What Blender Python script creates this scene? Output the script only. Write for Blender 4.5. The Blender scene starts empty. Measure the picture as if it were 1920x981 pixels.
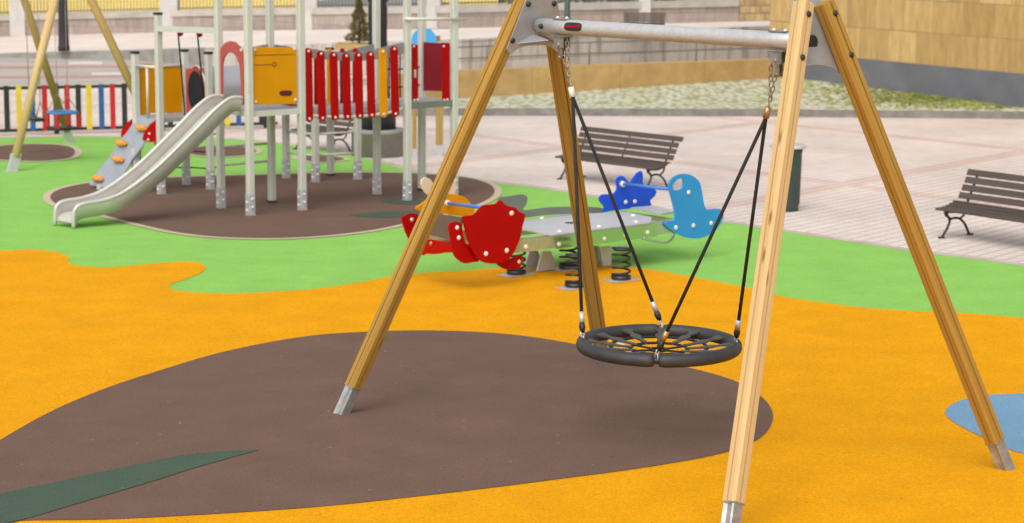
import bpy, math, random
from mathutils import Vector as V, Matrix
from mathutils.geometry import tessellate_polygon
random.seed(7)
SC = bpy.context.scene
COL = SC.collection
R = math.radians

# ------------------------------------------------------------------ camera
FPX, PITCH, ROLL, CH = 3843.42, 0.160089, 0.006544, 3.5078
cd = bpy.data.cameras.new('camera'); cam = bpy.data.objects.new('camera', cd); COL.objects.link(cam)
cd.sensor_fit = 'HORIZONTAL'; cd.sensor_width = 36.0; cd.lens = FPX / 1920 * 36.0
cd.clip_end = 1500; cd.clip_start = 0.1
_f = V((0, math.cos(PITCH), -math.sin(PITCH))); _u0 = V((0, math.sin(PITCH), math.cos(PITCH))); _r0 = V((1, 0, 0))
_r = math.cos(ROLL) * _r0 + math.sin(ROLL) * _u0; _u = -math.sin(ROLL) * _r0 + math.cos(ROLL) * _u0
_C = V((0, 0, CH))
cam.matrix_world = Matrix(((_r.x, _u.x, -_f.x, 0), (_r.y, _u.y, -_f.y, 0), (_r.z, _u.z, -_f.z, CH), (0, 0, 0, 1)))
cd.dof.use_dof = True; cd.dof.focus_distance = 13.4; cd.dof.aperture_fstop = 3.0
SC.camera = cam
# ------------------------------------------------------------------ sky, sun, exposure (overcast)
SUN_EL, SUN_AZ = 50, 200          # azimuth measured clockwise from +Y
w = bpy.data.worlds.new('World'); SC.world = w; w.use_nodes = True
nt = w.node_tree; nt.nodes.clear()
sky = nt.nodes.new('ShaderNodeTexSky'); sky.sky_type = 'NISHITA'; sky.sun_disc = False
sky.sun_elevation = R(SUN_EL); sky.sun_rotation = R(SUN_AZ); sky.air_density = 1.0; sky.dust_density = 4.0
hs = nt.nodes.new('ShaderNodeHueSaturation'); hs.inputs['Saturation'].default_value = 0.22
bg = nt.nodes.new('ShaderNodeBackground'); bg.inputs['Strength'].default_value = 0.135
wo = nt.nodes.new('ShaderNodeOutputWorld')
nt.links.new(sky.outputs[0], hs.inputs['Color']); nt.links.new(hs.outputs[0], bg.inputs[0]); nt.links.new(bg.outputs[0], wo.inputs[0])
sl = bpy.data.lights.new('sun', 'SUN'); sl.energy = 1.1; sl.angle = R(80); sl.color = (1.0, 0.95, 0.87)
so = bpy.data.objects.new('sun', sl); COL.objects.link(so)
_sd = V((math.sin(R(SUN_AZ)) * math.cos(R(SUN_EL)), math.cos(R(SUN_AZ)) * math.cos(R(SUN_EL)), math.sin(R(SUN_EL))))
so.rotation_euler = _sd.to_track_quat('Z', 'Y').to_euler()
SC.view_settings.view_transform = 'Standard'; SC.view_settings.look = 'None'
SC.view_settings.exposure = 0.4; SC.view_settings.gamma = 1.0
SC.view_settings.use_curve_mapping = False

# ------------------------------------------------------------------ measuring helpers (pixel of the photograph -> point on a real plane)
def ray(x, y): return _f + _r * ((x - 960) / FPX) - _u * ((y - 490.5) / FPX)
def at(x, y, z=0.0):
    d = ray(x, y); return _C + d * ((z - CH) / d.z)
def onplane(x, y, P, n):
    d = ray(x, y); return _C + d * ((P - _C).dot(n) / d.dot(n))
def hz(x, y, ytop, z0=0.0):
    g = at(x, y, z0); n = V((_f.x, _f.y, 0)).normalized()
    return onplane(x, ytop, g, n).z - z0
def flat(v): return V((v.x, v.y, 0))

# ------------------------------------------------------------------ materials
def mat(name, col, rough=0.6, metal=0.0, var=0.12, scale=8.0, bump=0.0, bscale=None, fine=0.0, fscale=250, spec=0.5, coat=0.0, dirt=None, speck=None):
    m = bpy.data.materials.new(name); m.use_nodes = True
    n, l = m.node_tree.nodes, m.node_tree.links; b = n['Principled BSDF']
    b.inputs['Roughness'].default_value = rough; b.inputs['Metallic'].default_value = metal
    b.inputs['Specular IOR Level'].default_value = spec
    if coat: b.inputs['Coat Weight'].default_value = coat
    tc = n.new('ShaderNodeTexCoord')
    ns = n.new('ShaderNodeTexNoise'); ns.inputs['Scale'].default_value = scale; ns.inputs['Detail'].default_value = 6
    l.new(tc.outputs['Object'], ns.inputs['Vector'])
    mr = n.new('ShaderNodeMapRange'); mr.inputs[1].default_value = 0.3; mr.inputs[2].default_value = 0.7
    mr.inputs[3].default_value = 1 - var; mr.inputs[4].default_value = 1 + var
    l.new(ns.outputs[0], mr.inputs[0])
    src = mr.outputs[0]
    if fine:
        nf = n.new('ShaderNodeTexNoise'); nf.inputs['Scale'].default_value = fscale; nf.inputs['Detail'].default_value = 2
        l.new(tc.outputs['Object'], nf.inputs['Vector'])
        m2 = n.new('ShaderNodeMapRange'); m2.inputs[1].default_value = 0.3; m2.inputs[2].default_value = 0.7
        m2.inputs[3].default_value = 1 - fine; m2.inputs[4].default_value = 1 + fine
        l.new(nf.outputs[0], m2.inputs[0])
        mu = n.new('ShaderNodeMath'); mu.operation = 'MULTIPLY'; l.new(src, mu.inputs[0]); l.new(m2.outputs[0], mu.inputs[1]); src = mu.outputs[0]
    hv = n.new('ShaderNodeVectorMath'); hv.operation = 'SCALE'; hv.inputs[0].default_value = col
    l.new(src, hv.inputs['Scale'])
    out = hv.outputs[0]
    if dirt:
        nd = n.new('ShaderNodeTexNoise'); nd.inputs['Scale'].default_value = dirt[1]; nd.inputs['Detail'].default_value = 8; nd.inputs['Roughness'].default_value = .65
        l.new(tc.outputs['Object'], nd.inputs['Vector'])
        cr = n.new('ShaderNodeMapRange'); cr.inputs[1].default_value = .52; cr.inputs[2].default_value = .75; cr.inputs[4].default_value = dirt[2]
        l.new(nd.outputs[0], cr.inputs[0])
        mx = n.new('ShaderNodeMix'); mx.data_type = 'RGBA'; l.new(cr.outputs[0], mx.inputs[0]); l.new(out, mx.inputs[6]); mx.inputs[7].default_value = (*dirt[0], 1)
        out = mx.outputs[2]
    if speck:
        for col_, sc__, th_, pr_ in speck:
            vv = n.new('ShaderNodeTexVoronoi'); vv.inputs['Scale'].default_value = sc__; l.new(tc.outputs['Object'], vv.inputs['Vector'])
            lt = n.new('ShaderNodeMath'); lt.operation = 'LESS_THAN'; lt.inputs[1].default_value = th_; l.new(vv.outputs['Distance'], lt.inputs[0])
            sc2 = n.new('ShaderNodeSeparateColor'); l.new(vv.outputs['Color'], sc2.inputs[0])
            g2 = n.new('ShaderNodeMath'); g2.operation = 'GREATER_THAN'; g2.inputs[1].default_value = pr_; l.new(sc2.outputs[0], g2.inputs[0])
            m_2 = n.new('ShaderNodeMath'); m_2.operation = 'MULTIPLY'; l.new(lt.outputs[0], m_2.inputs[0]); l.new(g2.outputs[0], m_2.inputs[1])
            x2 = n.new('ShaderNodeMix'); x2.data_type = 'RGBA'; l.new(m_2.outputs[0], x2.inputs[0]); l.new(out, x2.inputs[6]); x2.inputs[7].default_value = (*col_, 1); out = x2.outputs[2]
    l.new(out, b.inputs['Base Color'])
    if bump:
        bp = n.new('ShaderNodeBump'); bp.inputs['Strength'].default_value = bump; bp.inputs['Distance'].default_value = 0.004
        nb = n.new('ShaderNodeTexNoise'); nb.inputs['Scale'].default_value = bscale or fscale; nb.inputs['Detail'].default_value = 3
        l.new(tc.outputs['Object'], nb.inputs['Vector']); l.new(nb.outputs[0], bp.inputs['Height']); l.new(bp.outputs[0], b.inputs['Normal'])
    return m

def rubber(name, col, dirt=None):
    mix = lambda a, k: tuple(min(.9, c * (1 - k) + a * k) for c in col)
    return mat(name, col, rough=.85, var=.06, scale=2.2, fine=.15, fscale=70, bump=.6, bscale=110, spec=.06, dirt=dirt or (tuple(c * .86 for c in col), .7, .45),
               speck=((mix(.5, .16), 9.0, .10, .84), (tuple(c * .62 for c in col), 13.0, .12, .86), (mix(.6, .35), 3.0, .03, .8)))

def wood(name, c1, c2, knots=.6):
    m = bpy.data.materials.new(name); m.use_nodes = True
    n, l = m.node_tree.nodes, m.node_tree.links; b = n['Principled BSDF']; b.inputs['Roughness'].default_value = .62; b.inputs['Specular IOR Level'].default_value = .25
    uv = n.new('ShaderNodeUVMap'); uv.uv_map = 'UVMap'
    oi = n.new('ShaderNodeObjectInfo')
    ad = n.new('ShaderNodeVectorMath'); ad.operation = 'ADD'
    cv = n.new('ShaderNodeCombineXYZ'); mm = n.new('ShaderNodeMath'); mm.operation = 'MULTIPLY'; mm.inputs[1].default_value = 37
    l.new(oi.outputs['Random'], mm.inputs[0]); l.new(mm.outputs[0], cv.inputs[0]); l.new(mm.outputs[0], cv.inputs[1])
    l.new(uv.outputs[0], ad.inputs[0]); l.new(cv.outputs[0], ad.inputs[1])
    mp = n.new('ShaderNodeMapping'); mp.inputs['Scale'].default_value = (30, .9, 1)
    l.new(ad.outputs[0], mp.inputs[0])
    ns = n.new('ShaderNodeTexNoise'); ns.inputs['Scale'].default_value = 1; ns.inputs['Detail'].default_value = 7; ns.inputs['Distortion'].default_value = .5
    l.new(mp.outputs[0], ns.inputs['Vector'])
    cr = n.new('ShaderNodeValToRGB'); cr.color_ramp.elements[0].position = .3; cr.color_ramp.elements[1].position = .68
    cr.color_ramp.elements[0].color = (*c2, 1); cr.color_ramp.elements[1].color = (*c1, 1)
    l.new(ns.outputs[0], cr.inputs[0])
    m3 = n.new('ShaderNodeMapping'); m3.inputs['Scale'].default_value = (9, 2.6, 1); l.new(ad.outputs[0], m3.inputs[0])
    vo = n.new('ShaderNodeTexVoronoi'); vo.inputs['Scale'].default_value = 1; l.new(m3.outputs[0], vo.inputs['Vector'])
    k = n.new('ShaderNodeMapRange'); k.inputs[1].default_value = .05; k.inputs[2].default_value = .17; k.inputs[3].default_value = knots; k.inputs[4].default_value = 0
    l.new(vo.outputs['Distance'], k.inputs[0])
    # only some cells carry a knot
    sp = n.new('ShaderNodeSeparateColor'); l.new(vo.outputs['Color'], sp.inputs[0])
    gt = n.new('ShaderNodeMath'); gt.operation = 'GREATER_THAN'; gt.inputs[1].default_value = .62; l.new(sp.outputs[0], gt.inputs[0])
    mk = n.new('ShaderNodeMath'); mk.operation = 'MULTIPLY'; l.new(k.outputs[0], mk.inputs[0]); l.new(gt.outputs[0], mk.inputs[1])
    mx = n.new('ShaderNodeMix'); mx.data_type = 'RGBA'; l.new(mk.outputs[0], mx.inputs[0]); l.new(cr.outputs[0], mx.inputs[6]); mx.inputs[7].default_value = (.13, .055, .02, 1)
    l.new(mx.outputs[2], b.inputs['Base Color'])
    bp = n.new('ShaderNodeBump'); bp.inputs['Strength'].default_value = .15; bp.inputs['Distance'].default_value = .002
    l.new(ns.outputs[0], bp.inputs['Height']); l.new(bp.outputs[0], b.inputs['Normal'])
    return m

def paver_mat():
    m = bpy.data.materials.new('pink_pavers'); m.use_nodes = True
    n, l = m.node_tree.nodes, m.node_tree.links; b = n['Principled BSDF']; b.inputs['Roughness'].default_value = .75; b.inputs['Specular IOR Level'].default_value = .3
    tc = n.new('ShaderNodeTexCoord')
    mp = n.new('ShaderNodeMapping'); mp.inputs['Rotation'].default_value = (0, 0, R(38)); l.new(tc.outputs['Object'], mp.inputs[0])
    br = n.new('ShaderNodeTexBrick'); br.inputs['Scale'].default_value = 1; br.inputs['Brick Width'].default_value = .17; br.inputs['Row Height'].default_value = .17
    br.offset = 0; br.inputs['Mortar Size'].default_value = .012; br.inputs['Mortar Smooth'].default_value = .3
    br.inputs['Color1'].default_value = (.70, .60, .545, 1); br.inputs['Color2'].default_value = (.63, .54, .49, 1); br.inputs['Mortar'].default_value = (.37, .315, .285, 1)
    l.new(mp.outputs[0], br.inputs['Vector'])
    # diamond bands of red pavers
    sx = n.new('ShaderNodeSeparateXYZ'); l.new(tc.outputs['Object'], sx.inputs[0])
    masks = []
    for s in (1, -1):
        m1 = n.new('ShaderNodeMath'); m1.operation = 'MULTIPLY_ADD'; m1.inputs[1].default_value = s * 1.25; l.new(sx.outputs[0], m1.inputs[0]); l.new(sx.outputs[1], m1.inputs[2])
        m2 = n.new('ShaderNodeMath'); m2.operation = 'ADD'; m2.inputs[1].default_value = 1000 + (1.2 if s > 0 else 3.4); l.new(m1.outputs[0], m2.inputs[0])
        m3 = n.new('ShaderNodeMath'); m3.operation = 'MODULO'; m3.inputs[1].default_value = 9.5; l.new(m2.outputs[0], m3.inputs[0])
        m4 = n.new('ShaderNodeMath'); m4.operation = 'LESS_THAN'; m4.inputs[1].default_value = .62; l.new(m3.outputs[0], m4.inputs[0]); masks.append(m4)
    mxm = n.new('ShaderNodeMath'); mxm.operation = 'MAXIMUM'; l.new(masks[0].outputs[0], mxm.inputs[0]); l.new(masks[1].outputs[0], mxm.inputs[1])
    sc_ = n.new('ShaderNodeMath'); sc_.operation = 'MULTIPLY'; sc_.inputs[1].default_value = .45; l.new(mxm.outputs[0], sc_.inputs[0])
    mx = n.new('ShaderNodeMix'); mx.data_type = 'RGBA'; mx.blend_type = 'MULTIPLY'; l.new(sc_.outputs[0], mx.inputs[0]); l.new(br.outputs[0], mx.inputs[6]); mx.inputs[7].default_value = (.80, .58, .53, 1)
    ns = n.new('ShaderNodeTexNoise'); ns.inputs['Scale'].default_value = .5; ns.inputs['Detail'].default_value = 8; l.new(tc.outputs['Object'], ns.inputs['Vector'])
    mr = n.new('ShaderNodeMapRange'); mr.inputs[1].default_value = .3; mr.inputs[2].default_value = .7; mr.inputs[3].default_value = .86; mr.inputs[4].default_value = 1.1; l.new(ns.outputs[0], mr.inputs[0])
    sv = n.new('ShaderNodeVectorMath'); sv.operation = 'SCALE'; l.new(mx.outputs[2], sv.inputs[0]); l.new(mr.outputs[0], sv.inputs['Scale'])
    l.new(sv.outputs[0], b.inputs['Base Color'])
    return m

def cobble_mat():
    m = bpy.data.materials.new('mossy_cobbles'); m.use_nodes = True
    n, l = m.node_tree.nodes, m.node_tree.links; b = n['Principled BSDF']; b.inputs['Roughness'].default_value = .85; b.inputs['Specular IOR Level'].default_value = .2
    tc = n.new('ShaderNodeTexCoord')
    br = n.new('ShaderNodeTexVoronoi'); br.inputs['Scale'].default_value = 1; mpv = n.new('ShaderNodeMapping'); mpv.inputs['Scale'].default_value = (8.5, 3.0, 1); l.new(tc.outputs['Object'], mpv.inputs[0]); l.new(mpv.outputs[0], br.inputs['Vector'])
    cr = n.new('ShaderNodeValToRGB'); e = cr.color_ramp.elements; e[0].position = .3; e[0].color = (.53, .51, .43, 1); e[1].position = .75; e[1].color = (.27, .29, .15, 1)
    l.new(br.outputs['Distance'], cr.inputs[0])
    ns = n.new('ShaderNodeTexNoise'); ns.inputs['Scale'].default_value = .9; ns.inputs['Detail'].default_value = 7; ns.inputs['Roughness'].default_value = .7; l.new(tc.outputs['Object'], ns.inputs['Vector'])
    mr = n.new('ShaderNodeMapRange'); mr.inputs[1].default_value = .5; mr.inputs[2].default_value = .68; mr.inputs[4].default_value = .38; l.new(ns.outputs[0], mr.inputs[0])
    mx = n.new('ShaderNodeMix'); mx.data_type = 'RGBA'; l.new(mr.outputs[0], mx.inputs[0]); l.new(cr.outputs[0], mx.inputs[6]); mx.inputs[7].default_value = (.40, .41, .14, 1)
    l.new(mx.outputs[2], b.inputs['Base Color'])
    bp = n.new('ShaderNodeBump'); bp.inputs['Strength'].default_value = .7; bp.inputs['Distance'].default_value = .02; bp.invert = True
    l.new(br.outputs['Distance'], bp.inputs['Height']); l.new(bp.outputs[0], b.inputs['Normal'])
    return m

def block_mat(name, c1, c2, mortar, bw, bh, streak=0.0, ms=.008, rot=(0, 0, 0), var=.25, uvs=True):
    m = bpy.data.materials.new(name); m.use_nodes = True
    n, l = m.node_tree.nodes, m.node_tree.links; b = n['Principled BSDF']; b.inputs['Roughness'].default_value = .85; b.inputs['Specular IOR Level'].default_value = .2
    uv = n.new('ShaderNodeUVMap'); uv.uv_map = 'UVMap'
    br = n.new('ShaderNodeTexBrick'); br.inputs['Scale'].default_value = 1; br.inputs['Brick Width'].default_value = bw; br.inputs['Row Height'].default_value = bh
    br.inputs['Mortar Size'].default_value = ms; br.inputs['Color1'].default_value = (*c1, 1); br.inputs['Color2'].default_value = (*c2, 1); br.inputs['Mortar'].default_value = (*mortar, 1)
    br.inputs['Bias'].default_value = 0
    l.new(uv.outputs[0], br.inputs['Vector'])
    mp = n.new('ShaderNodeMapping'); mp.inputs['Scale'].default_value = (7, 1.6, 1) if streak else (2.5, 2.5, 1); l.new(uv.outputs[0], mp.inputs[0])
    ns = n.new('ShaderNodeTexNoise'); ns.inputs['Scale'].default_value = 1; ns.inputs['Detail'].default_value = 9; ns.inputs['Roughness'].default_value = .65; l.new(mp.outputs[0], ns.inputs['Vector'])
    mr = n.new('ShaderNodeMapRange'); mr.inputs[1].default_value = .3; mr.inputs[2].default_value = .7; mr.inputs[3].default_value = 1 - var; mr.inputs[4].default_value = 1 + var * .7; l.new(ns.outputs[0], mr.inputs[0])
    sv = n.new('ShaderNodeVectorMath'); sv.operation = 'SCALE'; l.new(br.outputs[0], sv.inputs[0]); l.new(mr.outputs[0], sv.inputs['Scale'])
    out = sv.outputs[0]
    if streak:
        m4 = n.new('ShaderNodeMapping'); m4.inputs['Scale'].default_value = (3.2, .35, 1); l.new(uv.outputs[0], m4.inputs[0])
        n4 = n.new('ShaderNodeTexNoise'); n4.inputs['Scale'].default_value = 1; n4.inputs['Detail'].default_value = 5; l.new(m4.outputs[0], n4.inputs['Vector'])
        r4 = n.new('ShaderNodeMapRange'); r4.inputs[1].default_value = .52; r4.inputs[2].default_value = .7; r4.inputs[4].default_value = streak; l.new(n4.outputs[0], r4.inputs[0])
        mx = n.new('ShaderNodeMix'); mx.data_type = 'RGBA'; l.new(r4.outputs[0], mx.inputs[0]); l.new(out, mx.inputs[6]); mx.inputs[7].default_value = (c1[0] * .3, c1[1] * .28, c1[2] * .26, 1)
        out = mx.outputs[2]
    l.new(out, b.inputs['Base Color'])
    bp = n.new('ShaderNodeBump'); bp.inputs['Strength'].default_value = .3; bp.inputs['Distance'].default_value = .01
    l.new(ns.outputs[0], bp.inputs['Height']); l.new(bp.outputs[0], b.inputs['Normal'])
    return m

M = dict(
    orange=rubber('orange_rubber', (.68, .30, .004), ((.56, .235, .004), .8, .35)),
    green=rubber('green_rubber', (.235, .48, .10)),
    brown=rubber('brown_rubber', (.148, .092, .070), ((.20, .125, .095), 2.0, .4)),
    beige=rubber('beige_rubber', (.50, .42, .30)),
    leafgreen=rubber('dark_green_rubber', (.068, .100, .072)),
    blue=rubber('blue_rubber', (.16, .29, .42)),
    pavers=paver_mat(), cobbles=cobble_mat(),
    kerbpink=mat('pink_kerb', (.46, .375, .33), .8, var=.15, scale=3),
    asphalt=mat('worn_paving', (.40, .355, .325), .85, var=.12, scale=.8, fine=.15, fscale=30),
    roadred=mat('faded_red_paint', (.43, .235, .19), .85, var=.15),
    roadwhite=mat('faded_white_paint', (.60, .57, .54), .85, var=.15),
    upper=mat('pale_paving', (.66, .575, .525), .85, var=.10, scale=.7, dirt=((.47, .37, .33), .35, .5)),
    kerbgrey=mat('grey_kerb', (.20, .185, .165), .85, var=.3, scale=5),
    soil=mat('pale_ground', (.42, .37, .32), .9, var=.15, scale=.3),
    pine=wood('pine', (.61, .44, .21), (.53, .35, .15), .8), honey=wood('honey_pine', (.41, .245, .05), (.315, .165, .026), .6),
    pineold=wood('weathered_pine', (.44, .30, .10), (.30, .19, .055), .3),
    galv=mat('galvanised_steel', (.54, .55, .56), .5, .45, var=.06, scale=14, fine=.07, fscale=60),
    plate=mat('grey_painted_steel', (.36, .37, .39), .5, .35, var=.10, scale=9),
    alu=mat('anodised_aluminium', (.60, .60, .54), .45, .12, var=.05, scale=5),
    steel=mat('stainless_steel', (.62, .60, .55), .3, .85, var=.06, scale=6, fine=.06, fscale=40),
    slide=mat('brushed_slide_steel', (.57, .55, .51), .38, .3, var=.07, scale=5),
    polished=mat('polished_steel', (.66, .65, .60), .16, 1.0, var=.05, scale=4),
    black=mat('black_plastic', (.016, .016, .017), .45, var=.2),
    rubberring=mat('ring_rubber', (.034, .034, .035), .55, var=.18, scale=9, fine=.15, fscale=180, bump=.15, bscale=220),
    rope=mat('black_rope', (.012, .013, .012), .8, var=.3, scale=60, bump=.6, bscale=140),
    chain=mat('worn_chain', (.33, .28, .22), .45, .8, var=.35, scale=30),
    swingblue=mat('swing_blue', (.075, .20, .52), .5), shoe=mat('galvanised_foot', (.36, .36, .35), .42, .55, var=.2, scale=18),
    strap=mat('net_strap_rubber', (.062, .062, .062), .6, var=.15),
    tunnelshade=mat('tunnel_shade', (.028, .031, .038), .8, spec=.08),
    hanger=mat('dull_hanger_steel', (.30, .29, .275), .5, .6, var=.25, scale=20),
    white=mat('white_cap', (.72, .68, .62), .4, var=.03),
    bronze=mat('bronze_ferrule', (.42, .27, .12), .4, .7),
    red=mat('red_board', (.37, .001, .001), .5, spec=.12, var=.06, scale=4),
    darkred=mat('dark_red_board', (.21, .008, .018), .5, spec=.2, var=.08, scale=4),
    archred=mat('faded_red_board', (.42, .065, .055), .5, var=.08, scale=4),
    amber=mat('amber_board', (.68, .28, .002), .5, spec=.12, var=.05, scale=3),
    darkblue=mat('blue_board', (.018, .085, .60), .45, spec=.2, var=.05, scale=4),
    lightblue=mat('sky_blue_board', (.038, .28, .66), .45, spec=.2, var=.05, scale=4),
    cyan=mat('bright_blue_board', (.06, .34, .72), .45, var=.05, scale=4),
    cream=mat('cream_board', (.70, .58, .41), .5, var=.05, scale=4),
    greyboard=mat('grey_board', (.21, .22, .22), .5, var=.12, scale=5),
    greygreen=mat('grey_green_board', (.16, .18, .14), .5, var=.1, scale=4),
    brownboard=mat('brown_board', (.115, .085, .065), .55, var=.12, scale=5),
    climb=mat('grey_climbing_board', (.30, .325, .37), .6, var=.10, scale=6),
    deck=mat('grey_deck', (.33, .335, .34), .55, var=.08, scale=6, fine=.1, fscale=80),
    deckmetal=mat('grey_platform', (.44, .44, .46), .55, .05, var=.05, scale=6, fine=.1, fscale=120),
    hold=mat('orange_hold', (.72, .30, .04), .5, var=.05),
    bluebar=mat('blue_bar', (.06, .19, .60), .35, var=.04),
    tube=mat('tunnel_steel', (.46, .46, .49), .35, .5, var=.06, scale=3),
    groove=mat('dark_groove', (.10, .05, .015), .7),
    benchwood=wood('bench_wood', (.105, .080, .068), (.066, .05, .042), .2),
    iron=mat('cast_iron', (.018, .024, .022), .5, .3, var=.2),
    bingreen=mat('bin_green', (.035, .055, .045), .5, var=.15, scale=6),
    zinc=mat('bin_rim', (.62, .60, .56), .4, .5),
    fdark=mat('fence_black', (.022, .024, .022), .5), fyellow=mat('fence_yellow', (.72, .52, .03), .5), fblue=mat('fence_blue', (.025, .10, .30), .5), fred=mat('fence_red', (.50, .012, .018), .5),
    concrete=mat('concrete', (.27, .26, .235), .85, var=.2, scale=3, dirt=((.13, .125, .11), 1.6, .5)),
    concretelight=mat('light_concrete', (.52, .50, .46), .85, var=.12, scale=3),
    sand=block_mat('sandstone_cladding', (.57, .39, .165), (.40, .255, .095), (.36, .24, .11), .85, .66, .22, .014, var=.24),
    tan=block_mat('tan_stone', (.47, .31, .13), (.40, .255, .10), (.30, .20, .09), 2.2, .9, 0, .008, var=.22),
    plinth=mat('slate_plinth', (.135, .137, .155), .75, var=.2, scale=1.4, dirt=((.14, .14, .145), 2.2, .5)),
    wallgrey=block_mat('stained_concrete', (.50, .455, .40), (.43, .39, .345), (.31, .285, .255), 2.1, .46, .8, .022, var=.16),
    wallpink=block_mat('pinkish_stone', (.42, .345, .30), (.34, .28, .245), (.24, .20, .175), .9, .42, .25, .010, var=.2),
    coping=mat('stone_coping', (.46, .425, .375), .85, var=.14, scale=2.5),
    pillar=mat('pale_pillar', (.54, .515, .485), .85, var=.10, scale=2),
    rubble=block_mat('rough_stone', (.56, .40, .20), (.42, .30, .15), (.30, .21, .11), .35, .22, 0, .02, var=.45),
    yellow=mat('yellow_render', (.85, .66, .22), .85, var=.06, scale=.6),
    rail=mat('dark_railing', (.10, .095, .085), .6),
    handrail=mat('handrail_paint', (.14, .13, .12), .6),
    carpaint=mat('silver_car_paint', (.40, .41, .42), .3, .5, var=.02), carglass=mat('car_glass', (.03, .035, .04), .08, spec=.8), tyre=mat('tyre', (.02, .02, .02), .8), taillight=mat('tail_light', (.42, .02, .015), .2),
    conifer=mat('conifer_needles', (.16, .13, .03), .8, var=.5, scale=9), trunk=mat('bark', (.10, .07, .045), .9, var=.3),
    hedge=mat('hedge_leaves', (.075, .095, .03), .7, var=.5, scale=6), moss=mat('moss', (.22, .235, .055), .9, var=.45, scale=2.5),
    planter=mat('planter_wood', (.42, .27, .10), .7, var=.12),
)

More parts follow.
